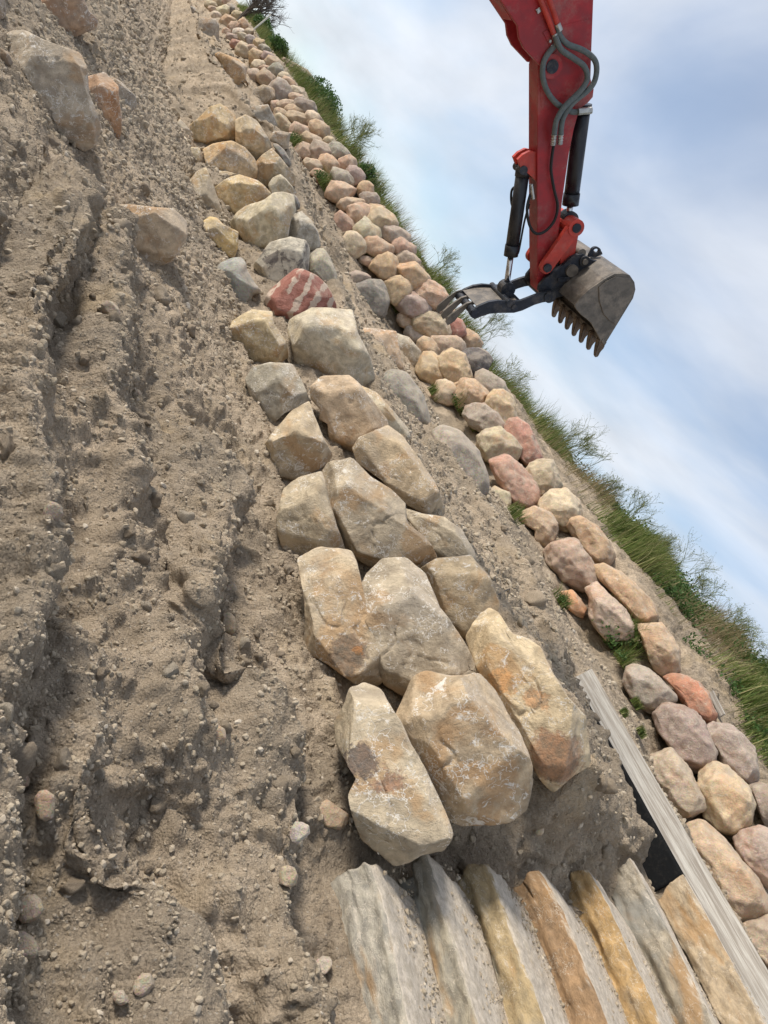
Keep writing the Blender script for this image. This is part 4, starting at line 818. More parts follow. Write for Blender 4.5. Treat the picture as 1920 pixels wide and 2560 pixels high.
for (a, b), h_ in zip((((1046, 1740), (1036, 1870)), ((962, 1740), (950, 1880))), (h1, h2)):
    bm = bmesh.new(); A_, B_ = atX(px('N', *a), xh-.005), atX(px('N', *b), xh-.02)
    tube(bm, [A_, A_*.4+B_*.6, B_], lambda t: .021 if int(t*9) % 2 == 0 else .016, 10); part('hose_fitting', bm, 'zinc', h_)
bm = bmesh.new(); tube(bm, [atX(px('N', 965, 440), xh), atX(px('N', 1003, 570), xh)], lambda t: .02, 10, True, False); part('hose_fitting', bm, 'zinc', h2)
bm = bmesh.new(); tube(bm, [atX(px('N', 1000, 310), xh), atX(px('N', 1035, 400), xh)], lambda t: .021, 10, True, False); part('hose_fitting', bm, 'zinc', h1)
bm = bmesh.new(); tube(bm, [atX(px('N', 1270, 1448), xh-.02), atX(px('N', 1445, 1430), xh-.02)], lambda t: .023, 10, True, False); part('hose_fitting', bm, 'zinc', h3)
hb_ = hose([(733, 625), (724, 690), (722, 740), (735, 820), (750, 890), (735, 955), (695, 1000), (655, 1008), (628, 970), (618, 900), (632, 840)], '2', .0105, 'hose_black', [X0+.12]*9+[X0+.08, X0+.05])
bm = bmesh.new(); tube(bm, [atX(px('2', 636, 795), X0+.05), atX(px('2', 645, 860), X0+.06)], .017, 10, True, False); part('hose_fitting', bm, 'zinc', hb_)
hose([(585, 800), (556, 815), (549, 850), (555, 890), (580, 900)], '2', .009, 'hose_black', [X0-.05]*5)
# cylinders
def cyl(name, a, b, c, r, rr, v='2', X=X0):
    A_, B_, C_ = [atX(px(v, *q), X) for q in (a, b, c)]
    bm = bmesh.new(); tube(bm, [A_, B_], r, 24, True, False); d = (Vector(B_)-Vector(A_)).normalized()
    tube(bm, [Vector(B_)-d*.07, Vector(B_)+d*.012], r*1.10, 24, True, False)
    tube(bm, [Vector(A_)-d*.03, Vector(A_)+d*.03], r*1.1, 24, True, False)
    o = part(name, bm, 'black', None, True)
    for p in o.data.polygons: p.use_smooth = len(p.vertices) == 4
    bm = bmesh.new(); tube(bm, [B_, C_], rr, 18, True, False); q = part('piston_rod', bm, 'chrome', o, True)
    return o, C_
bc, bcE = cyl('bucket_cylinder', (858, 470), (806, 878), (796, 945), .056, .024)
tcl, tcE = cyl('thumb_cylinder', (600, 742), (549, 1098), (528, 1245), .050, .023)
bm = bmesh.new(); tube(bm, [atX(px('2', 628, 880), X0+.02), atX(px('2', 606, 960), X0+.02), atX(px('2', 582, 1085), X0+.02), atX(px('2', 570, 1095), X0+.02)], .008, 8); part('grease_pipe', bm, 'black', tcl)
bm = bmesh.new(); pin(bm, '2', 602, 735, .03, X0+.07, X0-.08, X0+.06); part('cylinder_pin', bm, 'dark_steel', tcl)
bm = bmesh.new(); tube(bm, [Vector(bcE)+Vector((-.05, 0, 0)), Vector(bcE)+Vector((.05, 0, 0))], .062, 20, True, False); part('rod_eye', bm, 'dark_steel', bc)
# linkage
def bar(bm, v, a, b, wa, wb, xa, xb, Xp):
    A_, B_ = Vector(atX(px(v, *a), Xp)), Vector(atX(px(v, *b), Xp)); d = (B_-A_).normalized(); n = Vector((0, -d.z, d.y)); pts = []
    for k in range(9): t = math.pi/2+math.pi*k/8; pts.append(A_+(d*math.cos(t)+n*math.sin(t))*wa)
    for k in range(9): t = -math.pi/2+math.pi*k/8; pts.append(B_+(d*math.cos(t)+n*math.sin(t))*wb)
    prism(bm, [tuple(p) for p in pts], xa, xb, .004)
for s in (1, -1):
    bm = bmesh.new(); bar(bm, 'M', (785, 215), (470, 650), .056, .05, X0+s*.165, X0+s*.118, X0+.165); part('tilt_lever', bm, 'link')
bm = bmesh.new()
for s in (1, -1): bar(bm, 'M', (800, 225), (725, 600), .050, .055, X0+s*.105, X0+s*.065, X0+.165)
prism(bm, [atX(px('M', *p), X0+.165) for p in ((735, 330), (790, 340), (755, 520), (690, 510))], X0+.065, X0-.065, .003)
part('bucket_link', bm, 'link')
bm = bmesh.new(); pin(bm, 'M', 785, 215, .034, X0+.185, X0-.185, X0+.165); part('link_pin', bm, 'dark_steel'); bm = bmesh.new(); pin(bm, 'M', 470, 650, .032, X0+.185, X0-.185, X0+.165); part('link_pin', bm, 'dark_steel')
bm = bmesh.new(); pin(bm, 'M', 785, 215, .062, X0+.176, X0-.176, X0+.165); part('link_boss', bm, 'link')
# bucket
bw_ = .455; xn, xf = X0+bw_, X0-bw_
BK = [(1095, 1500), (1230, 1280), (1410, 985), (1436, 890), (1425, 810), (1375, 735), (1300, 712), (1205, 718), (1100, 775), (925, 895), (840, 975), (772, 1065)]
mouth = [(772, 1065), (785, 1100), (840, 1165), (900, 1210), (950, 1255), (1010, 1360), (1055, 1450), (1095, 1500)]
bm = bmesh.new()
near_pts = near(BK+mouth[1:-1], 'M', xn)
prism(bm, near_pts, xn, xn-.022, .003); sidep = part('bucket_side', bm, 'steel')
bm = bmesh.new(); prism(bm, near_pts, xf+.022, xf, .003); sidef = part('bucket_side', bm, 'steel')
bm = bmesh.new(); pr = near(BK, 'M', xn); cen = Vector(np.mean(pr, 0)); th_ = .020
def smooth_closed(p, it=1): return p
inn = [Vector(p)+(cen-Vector(p)).normalized()*th_ for p in pr]
for i in range(len(pr)-1):
    quad = [Vector(pr[i]), Vector(pr[i+1]), inn[i+1], inn[i]]
    vs = [[bm.verts.new((x, q.y, q.z)) for q in quad] for x in (xn-.0225, xf+.0225)]
    for k in (0, 2): bm.faces.new((vs[0][k], vs[0][(k+1) % 4], vs[1][(k+1) % 4], vs[1][k]))
    if i == 0: bm.faces.new((vs[0][3], vs[0][0], vs[1][0], vs[1][3]))
    if i == len(pr)-2: bm.faces.new((vs[0][1], vs[0][2], vs[1][2], vs[1][1]))
bmesh.ops.remove_doubles(bm, verts=bm.verts, dist=.0005); bkt = part('bucket', bm, 'steel'); sidep.parent = bkt; sidef.parent = bkt
# wear plate ring and edge strip on the near side
bm = bmesh.new(); prism(bm, near([(1030, 860), (1100, 800), (1210, 745), (1360, 760), (1405, 830), (1412, 900), (1385, 975), (1215, 1265), (1150, 1230), (1080, 1150), (1035, 1010)], 'M', xn), xn+.010, xn, .004); part('wear_plate', bm, 'steel', bkt)
bm = bmesh.new(); lipp = near([(1120, 1465), (1095, 1505), (1062, 1455), (1085, 1415)], 'M', xn); prism(bm, lipp, xn+.004, xf-.004, .003); part('cutting_lip', bm, 'steel', bkt)
tooth = [(1108, 1480), (1098, 1530), (1060, 1580), (1042, 1630), (1018, 1645), (998, 1632), (1003, 1590), (1018, 1520), (1040, 1440), (1075, 1420)]
for k in range(7):
    xc_ = xn-.028-k*(2*bw_-.056)/6; bm = bmesh.new()
    T = near(tooth, 'M', xn)
    a = [bm.verts.new((xc_+.027, p[1], p[2])) for p in T]; b = [bm.verts.new((xc_-.027, p[1], p[2])) for p in T]
    bm.faces.new(a); bm.faces.new(b[::-1])
    for i in range(len(T)): bm.faces.new((a[i], a[(i+1) % len(T)], b[(i+1) % len(T)], b[i]))
    for L_ in (a, b):
        for i in (3, 4, 5): L_[i].co.x = xc_+(L_[i].co.x-xc_)*.5
        for i in (2, 6): L_[i].co.x = xc_+(L_[i].co.x-xc_)*.72
    bmesh.ops.recalc_face_normals(bm, faces=bm.faces); bmesh.ops.bevel(bm, geom=list(bm.edges), offset=.006, segments=2, affect='EDGES')
    part('bucket_tooth', bm, 'tooth', bkt)
ear = [(375, 900), (385, 850), (450, 770), (560, 690), (640, 630), (735, 540), (800, 510), (865, 500), (915, 545), (980, 575), (1118, 585), (1010, 640), (950, 700), (925, 800), (920, 900), (850, 960), (800, 1020), (740, 985), (650, 955), (600, 975), (500, 1000), (440, 990), (400, 950)]
bm = bmesh.new()
for s in (1, -1): prism(bm, near(ear, 'M', X0+.15), X0+s*.15, X0+s*.115, .003)
er_ = part('bucket_ear', bm, 'dark_steel', bkt)
bm = bmesh.new()
prism(bm, near([(480, 830), (640, 690), (760, 620), (860, 600), (900, 800), (830, 960), (690, 920), (560, 930)], 'M', X0+.15), X0+.112, X0-.112, .004); part('coupler_block', bm, 'dark_steel', bkt)
for x, y, r_, m_ in ((870, 575, .040, 'black'), (735, 680, .048, 'steel'), (500, 965, .042, 'dark_steel'), (870, 575, .022, 'steel')):
    bm = bmesh.new(); pin(bm, 'M', x, y, r_, X0+.172+(.012 if r_ < .03 else 0), X0-.172, X0+.15); part('bucket_pin', bm, m_, bkt)
bm = bmesh.new(); p_ = atX(px('M', 862, 505), X0+.15); tube(bm, [(X0+.13, p_[1], p_[2]), (X0-.13, p_[1], p_[2])], .034, 20, True, False); part('cross_tube', bm, 'steel', bkt)
bm = bmesh.new(); bar(bm, 'M', (600, 780), (690, 770), .018, .018, X0+.166, X0+.15, X0+.15); bar(bm, 'M', (830, 790), (915, 885), .018, .022, X0+.166, X0+.15, X0+.15); part('weld_rib', bm, 'dark_steel', bkt)
# lifting eye on the back of the bucket
bm = bmesh.new(); Xe = X0+.06; c0 = Vector(atX(px('M', 1000, 462), Xe))
ring = [];
for k in range(20):
    t = 2*math.pi*k/20; q0 = Vector(atX(px('M', 1000+52*math.cos(t), 462+42*math.sin(t)), Xe)); q1 = Vector(atX(px('M', 1000+28*math.cos(t), 462+22*math.sin(t)), Xe)); ring.append((q0, q1))
for x in (Xe+.012, Xe-.012):
    for k in range(20): pass
rv = [[[bm.verts.new((x, q.y, q.z)) for q in pr_] for pr_ in ring] for x in (Xe+.012, Xe-.012)]
for k in range(20):
    j = (k+1) % 20; A, B = rv
    bm.faces.new((A[k][0], A[j][0], A[j][1], A[k][1])); bm.faces.new((B[k][0], B[k][1], B[j][1], B[j][0])); bm.faces.new((A[k][0], B[k][0], B[j][0], A[j][0])); bm.faces.new((A[k][1], A[j][1], B[j][1], B[k][1]))
prism(bm, near([(925, 500), (955, 440), (1000, 500), (1060, 470), (1070, 500), (1000, 530), (915, 530)], 'M', Xe), Xe+.011, Xe-.011)
part('lifting_eye', bm, 'dark_steel', bkt)
# thumb
xt = X0+.20
TP = [(1592, 668), (1592, 705), (1545, 748), (1440, 765), (1350, 792), (1200, 862), (1100, 890), (980, 892), (900, 893), (800, 902), (700, 935), (615, 967), (575, 940), (552, 905), (580, 862), (680, 800), (790, 755), (900, 738), (1080, 752), (1170, 742), (1270, 705), (1380, 662), (1480, 632), (1560, 640)]
bm = bmesh.new(); prism(bm, near(TP, 'O', xt), xt, xt-.028, .003); thm = part('thumb', bm, 'dark_steel')
bm = bmesh.new(); prism(bm, near(TP, 'O', xt), X0-.20+.028, X0-.20, .003); part('thumb_arm', bm, 'dark_steel', thm)
bm = bmesh.new(); a_ = [(650, 815), (800, 782), (900, 775), (1090, 782), (1170, 770), (1180, 785), (1090, 800), (900, 792), (800, 800), (660, 835)]
prism(bm, near(a_, 'O', xt), xt-.028, X0-.172, 0); part('thumb_plate', bm, 'steel', thm)
t1 = [(262, 1000), (285, 940), (350, 885), (430, 825), (520, 765), (575, 750), (630, 762), (682, 798), (625, 778), (570, 790), (500, 840), (430, 905), (370, 985), (330, 1012), (285, 1035)]
for Xt in (X0+.075, X0-.055):
    bm = bmesh.new(); pp = [atX(px('O', *p), X0+.075) for p in t1]; prism(bm, pp, Xt+.012, Xt-.012, .003); part('thumb_tine', bm, 'steel', thm)
bm = bmesh.new(); pp = [atX(px('O', *p), X0+.075) for p in t1]; prism(bm, pp, X0-.186, X0-.198, .002); part('thumb_tine', bm, 'steel', thm)
for (x, y, r_) in ((620, 895, .032), (1040, 770, .026), (1530, 695, .045), (1100, 820, .022)):
    bm = bmesh.new(); pin(bm, 'O', x, y, r_, xt+.010, X0-.21, xt); part('thumb_pin', bm, 'dark_steel', thm)
bm = bmesh.new()
for s in (.055, -.055): prism(bm, [atX(px('O', *p), X0+.05) for p in ((930, 720), (960, 660), (1020, 620), (1080, 640), (1190, 745), (1100, 750))], X0+s+.012, X0+s-.012, .002)
tube(bm, [Vector(tcE)+Vector((-.05, 0, 0)), Vector(tcE)+Vector((.05, 0, 0))], .058, 20, True, False)
part('thumb_clevis', bm, 'dark_steel', thm)
# ------------------------------------------------------------------ gravel, clods, plants, small things
def rock_templates(n, sub, amp, seed):
    out = []
    for k in range(n):
        V, Fc = ICO[sub]; rs = np.random.RandomState(seed+k); X = V*np.array([1, rs.uniform(.6, .95), rs.uniform(.5, .85)])
        for _ in range(6):
            p = rs.normal(size=3); p /= np.linalg.norm(p); s = (X@p).max(); e = np.maximum(X@p-s*rs.uniform(.55, .85), 0); X = X-p*e[:, None]
        X = X*(1+amp*fbm(V*1.7+rs.uniform(0, 50, 3), 3, k))[:, None]; out.append((X, Fc))
    return out
def sample_ground(n, a, b, far=.0):
    """random spots on the dirt, thinning out with distance"""
    out = []
    while len(out) < n:
        d = a*(b/a)**random.random(); az = math.atan2(FH[1], FH[0])+random.uniform(-1.15, 1.3)
        p = ground_at(d*math.cos(az), d*math.sin(az))
        if p is None: continue
        if p.x > -1.95 and p.y > 2.7: continue
        if p.y > 7.7: continue
        if 2.95 < p.y < 4.1 and random.random() < .5: continue
        if p.y > 5.8 and random.random() < .45: continue
        v = Vector(FW); q = p.normalized()
        if q.dot(v) < .60: continue
        out.append(p)
    return out
T1 = [rock_templates(1, 2, .15, 100+k)[0] for k in range(10)]
def scatter(n, a, b, smin, smax, power, name, mat, lab, cat):
    Vs, Fs, base = [], [], 0
    for p in sample_ground(n, a, b):
        d = p.length; s = smin*(smax/smin)**(random.random()**power)*(d/3.2)**.9
        X, Fc = random.choice(T1); g = [random.uniform(0, 6.28) for _ in range(3)]
        R = np.array(Matrix.Rotation(g[0], 3, 'X') @ Matrix.Rotation(g[1], 3, 'Y') @ Matrix.Rotation(g[2], 3, 'Z'))
        Vs.append(X@R.T*s+np.array(p)+np.array([0, 0, s*.05])); Fs.append(Fc+base); base += len(X)
    o = mkobj(name, mesh_np(name, np.concatenate(Vs), np.concatenate(Fs), False), mat); tag(o, lab, cat, kind='stuff'); return o
scatter(115000, 1.0, 20, .0024, .020, 3.8, 'gravel', GRAV, 'loose gravel and crumbled soil scattered over the dirt slope', 'gravel')
Vs, Fs, base = [], [], 0
for i in range(7):
    for _ in range(520 if i < 5 else 200):
        x = random.uniform(-1.95, -.55); d0_ = (SY[i+1]-SY[i]) if i < 6 else .3
        y = SY[i]+d0_*(1-abs(random.gauss(0, .36))); s = .003*(5.5**(random.random()**2.2))
        if y < SY[i]+.07: continue
        X, Fc = random.choice(T1); Vs.append(X*s+np.array([x, y, SZ[i]+s*.2-.008])); Fs.append(Fc+base); base += len(X)
tag(mkobj('rubble', mesh_np('rubble', np.concatenate(Vs), np.concatenate(Fs), False), GRAV), 'fine rubble lying on the treads of the stone steps', 'rubble', kind='stuff')
# clods, each its own object sharing a few meshes
T2 = [mesh_np('earth_clod', X, Fc) for X, Fc in rock_templates(9, 3, .22, 300)]
for me in T2: me.materials.append(CLOD)
CC = [(.30, .235, .17), (.34, .27, .20), (.38, .31, .235), (.27, .21, .155), (.45, .39, .31)]
scatter(22000, 7, 40, .0035, .018, 2.4, 'gravel', GRAV, 'coarser gravel over the far part of the dirt slope', 'gravel')
CN = ['brown', 'tan brown', 'light tan', 'dark brown', 'pale cream']
LMK = [(px('1', 640, 1020), 'the solitary loose boulder'), (px('J', 600, 900), 'the largest loose boulder'), (px('3', 280, 250), 'the golden banded rock'), (px('3', 360, 480), 'the smooth grey buried block'), (px('3', 450, 750), 'the veined yellowish block'),
       (px('3', 480, 1020), 'the white dusted olive block'), (px('3', 600, 1400), 'the charred long block'), (px('K', 250, 700), 'the black and white stained block'), (px('6', 300, 900), 'the lowest step slab'), (px('5', 190, 440), 'the crumbling soil block'), (px('5', 130, 890), 'the upright brown stone'),
       (px('5', 930, 135), 'the rounded brown stone'), (px('4', 255, 1830), 'the olive tan lump'), (px('4', 800, 215), 'the small reddish stone'), (px('I', 300, 600), 'the blue grey sunken rock'), (px('H', 600, 1450), 'the yellow ochre rock'), (px('4', 310, 900), 'the dark lump in the bank'), (px('5', 620, 1215), 'the cream chipped stone')]
def pxof(p):
    v = np.array(p); z = v@FW; a, b = v@RT/z*F, v@UP/z*F; return (CX+a*r2[0]+b*u2[0], CY+a*r2[1]+b*u2[1])
def clod_label(p, ci, s):
    q = pxof(p); d = sorted((math.hypot(q[0]-m[0][0], q[1]-m[0][1]), k) for k, m in enumerate(LMK))
    def sd(m):
        dx, dy = q[0]-m[0], q[1]-m[1]
        return (('just ' if math.hypot(dx, dy) < 130 else '')+('right of' if dx > 0 else 'left of')) if abs(dx) > abs(dy) else (('just ' if math.hypot(dx, dy) < 130 else '')+('below' if dy > 0 else 'above'))
    k = s*F/p.length; w = 'tiny' if k < 16 else 'small' if k < 23 else 'fist sized' if k < 32 else 'large'
    return f"{w} {CN[ci]} clod {sd(LMK[d[0][1]][0])} {LMK[d[0][1]][1]}"
seen_l = set()
for p in sample_ground(260, 1.3, 9):
    s = random.uniform(.018, .045)*max(1, p.length/3)**.7*(1.5 if random.random() < .12 else 1)
    ci = random.randrange(5); lb = clod_label(p, ci, s)
    if lb in seen_l: continue
    seen_l.add(lb)
    o = bpy.data.objects.new('earth_clod', random.choice(T2)); COL.objects.link(o); o.location = p+Vector((0, 0, s*.12)); o.scale = (s, s, s)
    o.rotation_euler = [random.uniform(0, 6.28) for _ in range(3)]; o.color = (*[(c*.6+d*.4)*1.22 for c, d in zip(CC[ci], (.36, .30, .22))], 1)
    tag(o, lb, 'clod', 'loose clods and stones on the dirt slope')
stones = [('5', 985, 0, 0, 0)]
big = [('5', 1290, 555, 44, (.44, .41, .35), 'pale blue grey stone with white crust beside the stained block'), ('5', 1395, 1130, 42, (.47, .40, .32), 'whitish stone in the rubble left of the lowest step'), ('5', 130, 890, 62, (.30, .24, .18), 'long brown stone upright near the lower left corner'),
       ('5', 95, 1040, 66, (.28, .225, .175), 'dark flat stone in the lower left corner'), ('5', 620, 1215, 50, (.46, .38, .29), 'cream chipped stone at the bottom edge of the dirt'), ('5', 930, 135, 46, (.35, .28, .20), 'rounded brown stone in the middle of the dug bank'),
       ('5', 190, 440, 60, (.36, .29, .215), 'block of crumbling soil over the dark hollow'), ('5', 1430, 480, 60, (.34, .275, .20), 'slanted brown wedge stone beside the stained block'), ('5', 85, 325, 42, (.36, .29, .21), 'tan stone at the left edge above the crumbling block'),
       ('4', 255, 1830, 44, (.38, .31, .21), 'olive tan lump in the lower left of the dirt bank'), ('4', 1290, 1380, 48, (.30, .245, .185), 'dark rounded stone at the foot of the dug bank'), ('4', 1370, 1360, 46, (.33, .275, .21), 'brown stone right beside the dark rounded one'),
       ('4', 1350, 1560, 52, (.32, .255, .175), 'pitted brown stone over the black hole'), ('4', 310, 900, 62, (.26, .21, .165), 'dark lump stuck in the shaded face of the bank'), ('4', 800, 215, 34, (.27, .19, .14), 'small reddish stone poking out of the bank'),
       ('4', 1445, 740, 40, (.36, .29, .20), 'yellowish stone at the foot of the veined block'), ('1', 480, 1340, 42, (.30, .26, .21), 'rounded lump below the solitary loose boulder'), ('5', 1310, 1250, 38, (.36, .29, .22), 'round clod near the bottom edge beside the steps'),
       ('5', 520, 1270, 34, (.40, .33, .25), 'square tan stone at the bottom edge of the photo'), ('5', 1245, 745, 44, (.33, .265, .19), 'angular brown clod left of the lowest step'), ('7', 285, 1140, 30, (.42, .34, .24), 'small tan stone in the shaded soil beneath the marbled block')]
for v, x, y, s, c, lab in big:
    c = tuple(q*1.14 for q in c)
    rock(E_(v, x, y, s*random.uniform(1, 1.2), s*random.uniform(.7, .9), random.uniform(0, 180), 9, .16), c, 'boulder', 'loose_stone', lab, 'stone', 'larger loose stones in the dirt', style='block', thick=1.0, push=.35, sub=4, facing=0)

UPV = Vector((0, 0, 1))
def blades(spots, hmin, hmax, per, spread, width, lean=(0.25, -.15, 0), curl=.35):
    V, Fs = [], []
    for p in spots:
        hk = 1.0 if per > 20 or len(spots) < 100 else float(np.clip(.85+.75*math.sin(p[0]*3.1+math.sin(p[1]*2.3)*2), .35, 1.5)); lx = random.gauss(0, .22); ly = random.gauss(0, .18)
        for _ in range(per):
            b = Vector(p)+Vector((random.gauss(0, spread), random.gauss(0, spread), 0)); h = random.uniform(hmin, hmax)*hk; az = random.uniform(0, 6.28)
            d = Vector((math.cos(az), math.sin(az), 0))*random.uniform(.1, curl)+Vector(lean)*random.uniform(.2, 1.3)+Vector((lx, ly, 0))
            s = Vector((-math.sin(az), math.cos(az), 0))*width*random.uniform(.7, 1.3); i = len(V)
            m = b+UPV*h*.5+d*h*.25; t = b+UPV*h*.86+d*h*.95
            V += [b-s-UPV*.02, b+s-UPV*.02, m+s*.8, m-s*.8, t+s*.1, t-s*.1]; Fs += [(i, i+1, i+2, i+3), (i+3, i+2, i+4, i+5)]
    return np.array([v[:] for v in V]), np.array(Fs)
def on(v, x, y):
    q = px(v, x, y)
    for k in range(60):                                   # if the spot is sky, the nearest ground below it
        H, _ = hit(q[0]-k*2.2, q[1]+k*1.3)
        if H is not None and np.linalg.norm(H) < 75: return Vector(H)
    return None
# grass on the bank above the upper wall: dense green clumps and dry straw between bare soil
def bank_spots(n, thr, seed, dry=False):
    out = []; k = 0
    while len(out) < n and k < n*40:
        k += 1; X = -2.2*(48/2.2)**random.random()+(.0 if random.random() < .9 else 1.5); Y = random.uniform(9.0, 12.2)
        v = float(fbm(np.array([[X*.55/max(1, abs(X)/14), Y*.9, seed]]), 3, 5)[0]); w = abs(Y-10.6)/1.6
        if (v > thr+.35*(w-.4)) != dry or (dry and random.random() < .3):
            if Y < 9.55+.35*math.sin(X*1.7) and random.random() < .85: continue
            p = ground_at(X, Y*float(np.interp(-X, -XS[::-1], G[::-1])), 12)
            if p: out.append(p)
    return out
V1, F1 = blades(bank_spots(5200, .0, 3.3), .20, .46, 10, .09, .0050)
tag(mkobj('grass', mesh_np('grass', V1, F1, False), GRASS), 'green windblown grass on the bank above the upper wall', 'grass', kind='stuff')
V1, F1 = blades(bank_spots(2600, -.05, 3.3, True), .16, .42, 8, .08, .0035)
tag(mkobj('dry_grass', mesh_np('dry_grass', V1, F1, False), DRY), 'straw coloured dry grass between the green clumps on the bank', 'grass', kind='stuff')
def leaves(c, R, n, size, flat=1.0):
    V, Fs = [], []
    for _ in range(n):
        d = Vector((random.gauss(0, 1), random.gauss(0, 1), abs(random.gauss(0, 1))*flat)).normalized()*R*random.uniform(.35, 1); b = Vector(c)+d
        a = Vector((random.gauss(0, 1), random.gauss(0, 1), random.gauss(.4, 1))).normalized()*size*random.uniform(.6, 1.5); s = a.cross(Vector((random.gauss(0, 1), random.gauss(0, 1), random.gauss(0, 1)))).normalized()*size*.35
        i = len(V); V += [b, b+a*.5+s, b+a, b+a*.5-s]; Fs.append((i, i+1, i+2, i+3))
    return V, Fs
LV, LF = [], []
for p_ in bank_spots(330, .12, 8.1):
    V, Fs = leaves(p_+Vector((0, -.03, .03)), random.uniform(.14, .34), 60, .045, .8); b0 = len(LV); LV += [a[:] for a in V]; LF += [tuple(i+b0 for i in f) for f in Fs]
tag(mkobj('leafy_ground_cover', mesh_np('leafy_ground_cover', LV, LF, False), LEAF), 'dark leafy weeds mixed into the grass of the bank', 'ground cover', kind='stuff')
# leafy tufts growing between the stones
tufts = [('8', 160, 960, .20, 'grass tuft at the foot of the crumbly pink tan boulder', 'g'), ('8', 700, 1700, .42, 'big green weed sprawling below the pinkish white boulder', 'w'), ('8', 820, 1690, .34, 'feathery weed between the big green weed and the peach stained boulder', 'w'),
         ('8', 440, 1480, .16, 'dark little weed beside the bright orange flat stone', 'w'), ('D', 600, 1040, .26, 'green weed under the sandy orange boulder', 'w'), ('D', 740, 1230, .24, 'grass tuft above the flat tan boulder', 'g'), ('D', 340, 890, .13, 'thin grass tuft left of the cream boulder', 'g'),
         ('D', 175, 290, .11, 'small dark tuft in front of the pale grey boulder', 'w'), ('C', 410, 690, .15, 'grass tuft above the pinkish terrace rock', 'g'), ('C', 700, 930, .12, 'sparse weed over the golden brown boulder', 'g'), ('C', 710, 1190, .14, 'grass tuft right of the charcoal terrace boulder', 'g'),
         ('B', 400, 300, .16, 'small green tuft near the top, left of the pink tan boulder', 'w'), ('B', 680, 710, .20, 'low green weed under the small red stone', 'w'), ('G', 285, 560, .09, 'thin grass seedling left of the purple mottled boulder', 'g'), ('G', 170, 660, .07, 'tiny green weed by the board', 'w'), ('G', 340, 860, .08, 'small weed between the board and the purple mottled boulder', 'w'),
         ('G', 150, 130, .2, 'dark green weed touching the smooth grey oval boulder', 'w')]
for v, x, y, h_, lab, kd in tufts:
    p = on(v, x, y)
    if p is None: continue
    root = empty('weed' if kd == 'w' else 'grass_tuft', p); tag(root, lab, 'weed' if kd == 'w' else 'grass tuft')
    h_ *= max(.8, p.length/9)
    q = p+Vector((0, -.12, .02))
    V, Fs = blades([q+Vector((random.gauss(0, h_*.35), random.gauss(0, h_*.2), 0)) for _ in range(16)], h_*.5, h_*1.2, 9, h_*.12, .0040, (0.1, -.35, 0), .8)
    me = mesh_np('blades', V-np.array(p), Fs, False); mkobj('blades', me, GRASS, root)
    if kd == 'w':
        V, Fs = leaves((0, -.15, .03), h_*.62, int(420*min(1, h_/.25)), h_*.10); me = mesh_np('leaves', [a[:] for a in V], Fs, False); mkobj('leaves', me, LEAF, root)
# tall feathery weeds breaking the skyline
def spray(p, H, n, root, seed, flowers=True):
    rs = random.Random(seed); bm = bmesh.new(); tips = []
    def grow(a, d, L, r, lev):
        b = a+d*L; mid = a+d*L*.5+Vector((rs.gauss(0, .04), rs.gauss(0, .04), 0))*L
        s = d.cross(Vector((rs.gauss(0, 1), rs.gauss(0, 1), rs.gauss(0, 1)))).normalized()*r; t = d.cross(s).normalized()*r
        for w_ in (s, t):
            v = [bm.verts.new(a-w_), bm.verts.new(a+w_), bm.verts.new(mid+w_*.9), bm.verts.new(mid-w_*.9), bm.verts.new(b+w_*.6), bm.verts.new(b-w_*.6)]
            bm.faces.new(v[:4]); bm.faces.new((v[3], v[2], v[4], v[5]))
        if lev == 0: tips.append(b); return
        for _ in range(rs.randint(3, 4)):
            e = (d+Vector((rs.gauss(0, .5), rs.gauss(0, .5), rs.gauss(.1, .3)))).normalized(); grow(a+d*L*rs.uniform(.45, 1), e, L*rs.uniform(.45, .75), r*.7, lev-1)
    for _ in range(n): grow(Vector((rs.gauss(0, H*.16), rs.gauss(0, H*.12), -.02)), Vector((rs.gauss(.15, .3), rs.gauss(-.05, .3), 1)).normalized(), H*.5, .0038*max(1, p.length/13), 3)
    me = bpy.data.meshes.new('stems'); bm.to_mesh(me); bm.free(); mkobj('stems', me, SPRAY, root)
    V, Fs = [], []
    for t in tips:
        for _ in range(2):
            b = t+Vector((rs.gauss(0, .01), rs.gauss(0, .01), rs.gauss(0, .01))); a = Vector((rs.gauss(0, 1), rs.gauss(0, 1), rs.gauss(0, 1))).normalized()*.009; s = a.cross(Vector((rs.gauss(0, 1), rs.gauss(0, 1), 1))).normalized()*.006
            i = len(V); V += [b[:], (b+a+s)[:], (b+a*2)[:], (b+a-s)[:]]; Fs.append((i, i+1, i+2, i+3))
    mkobj('leaves', mesh_np('leaves', V, Fs, False), SPRAY, root)
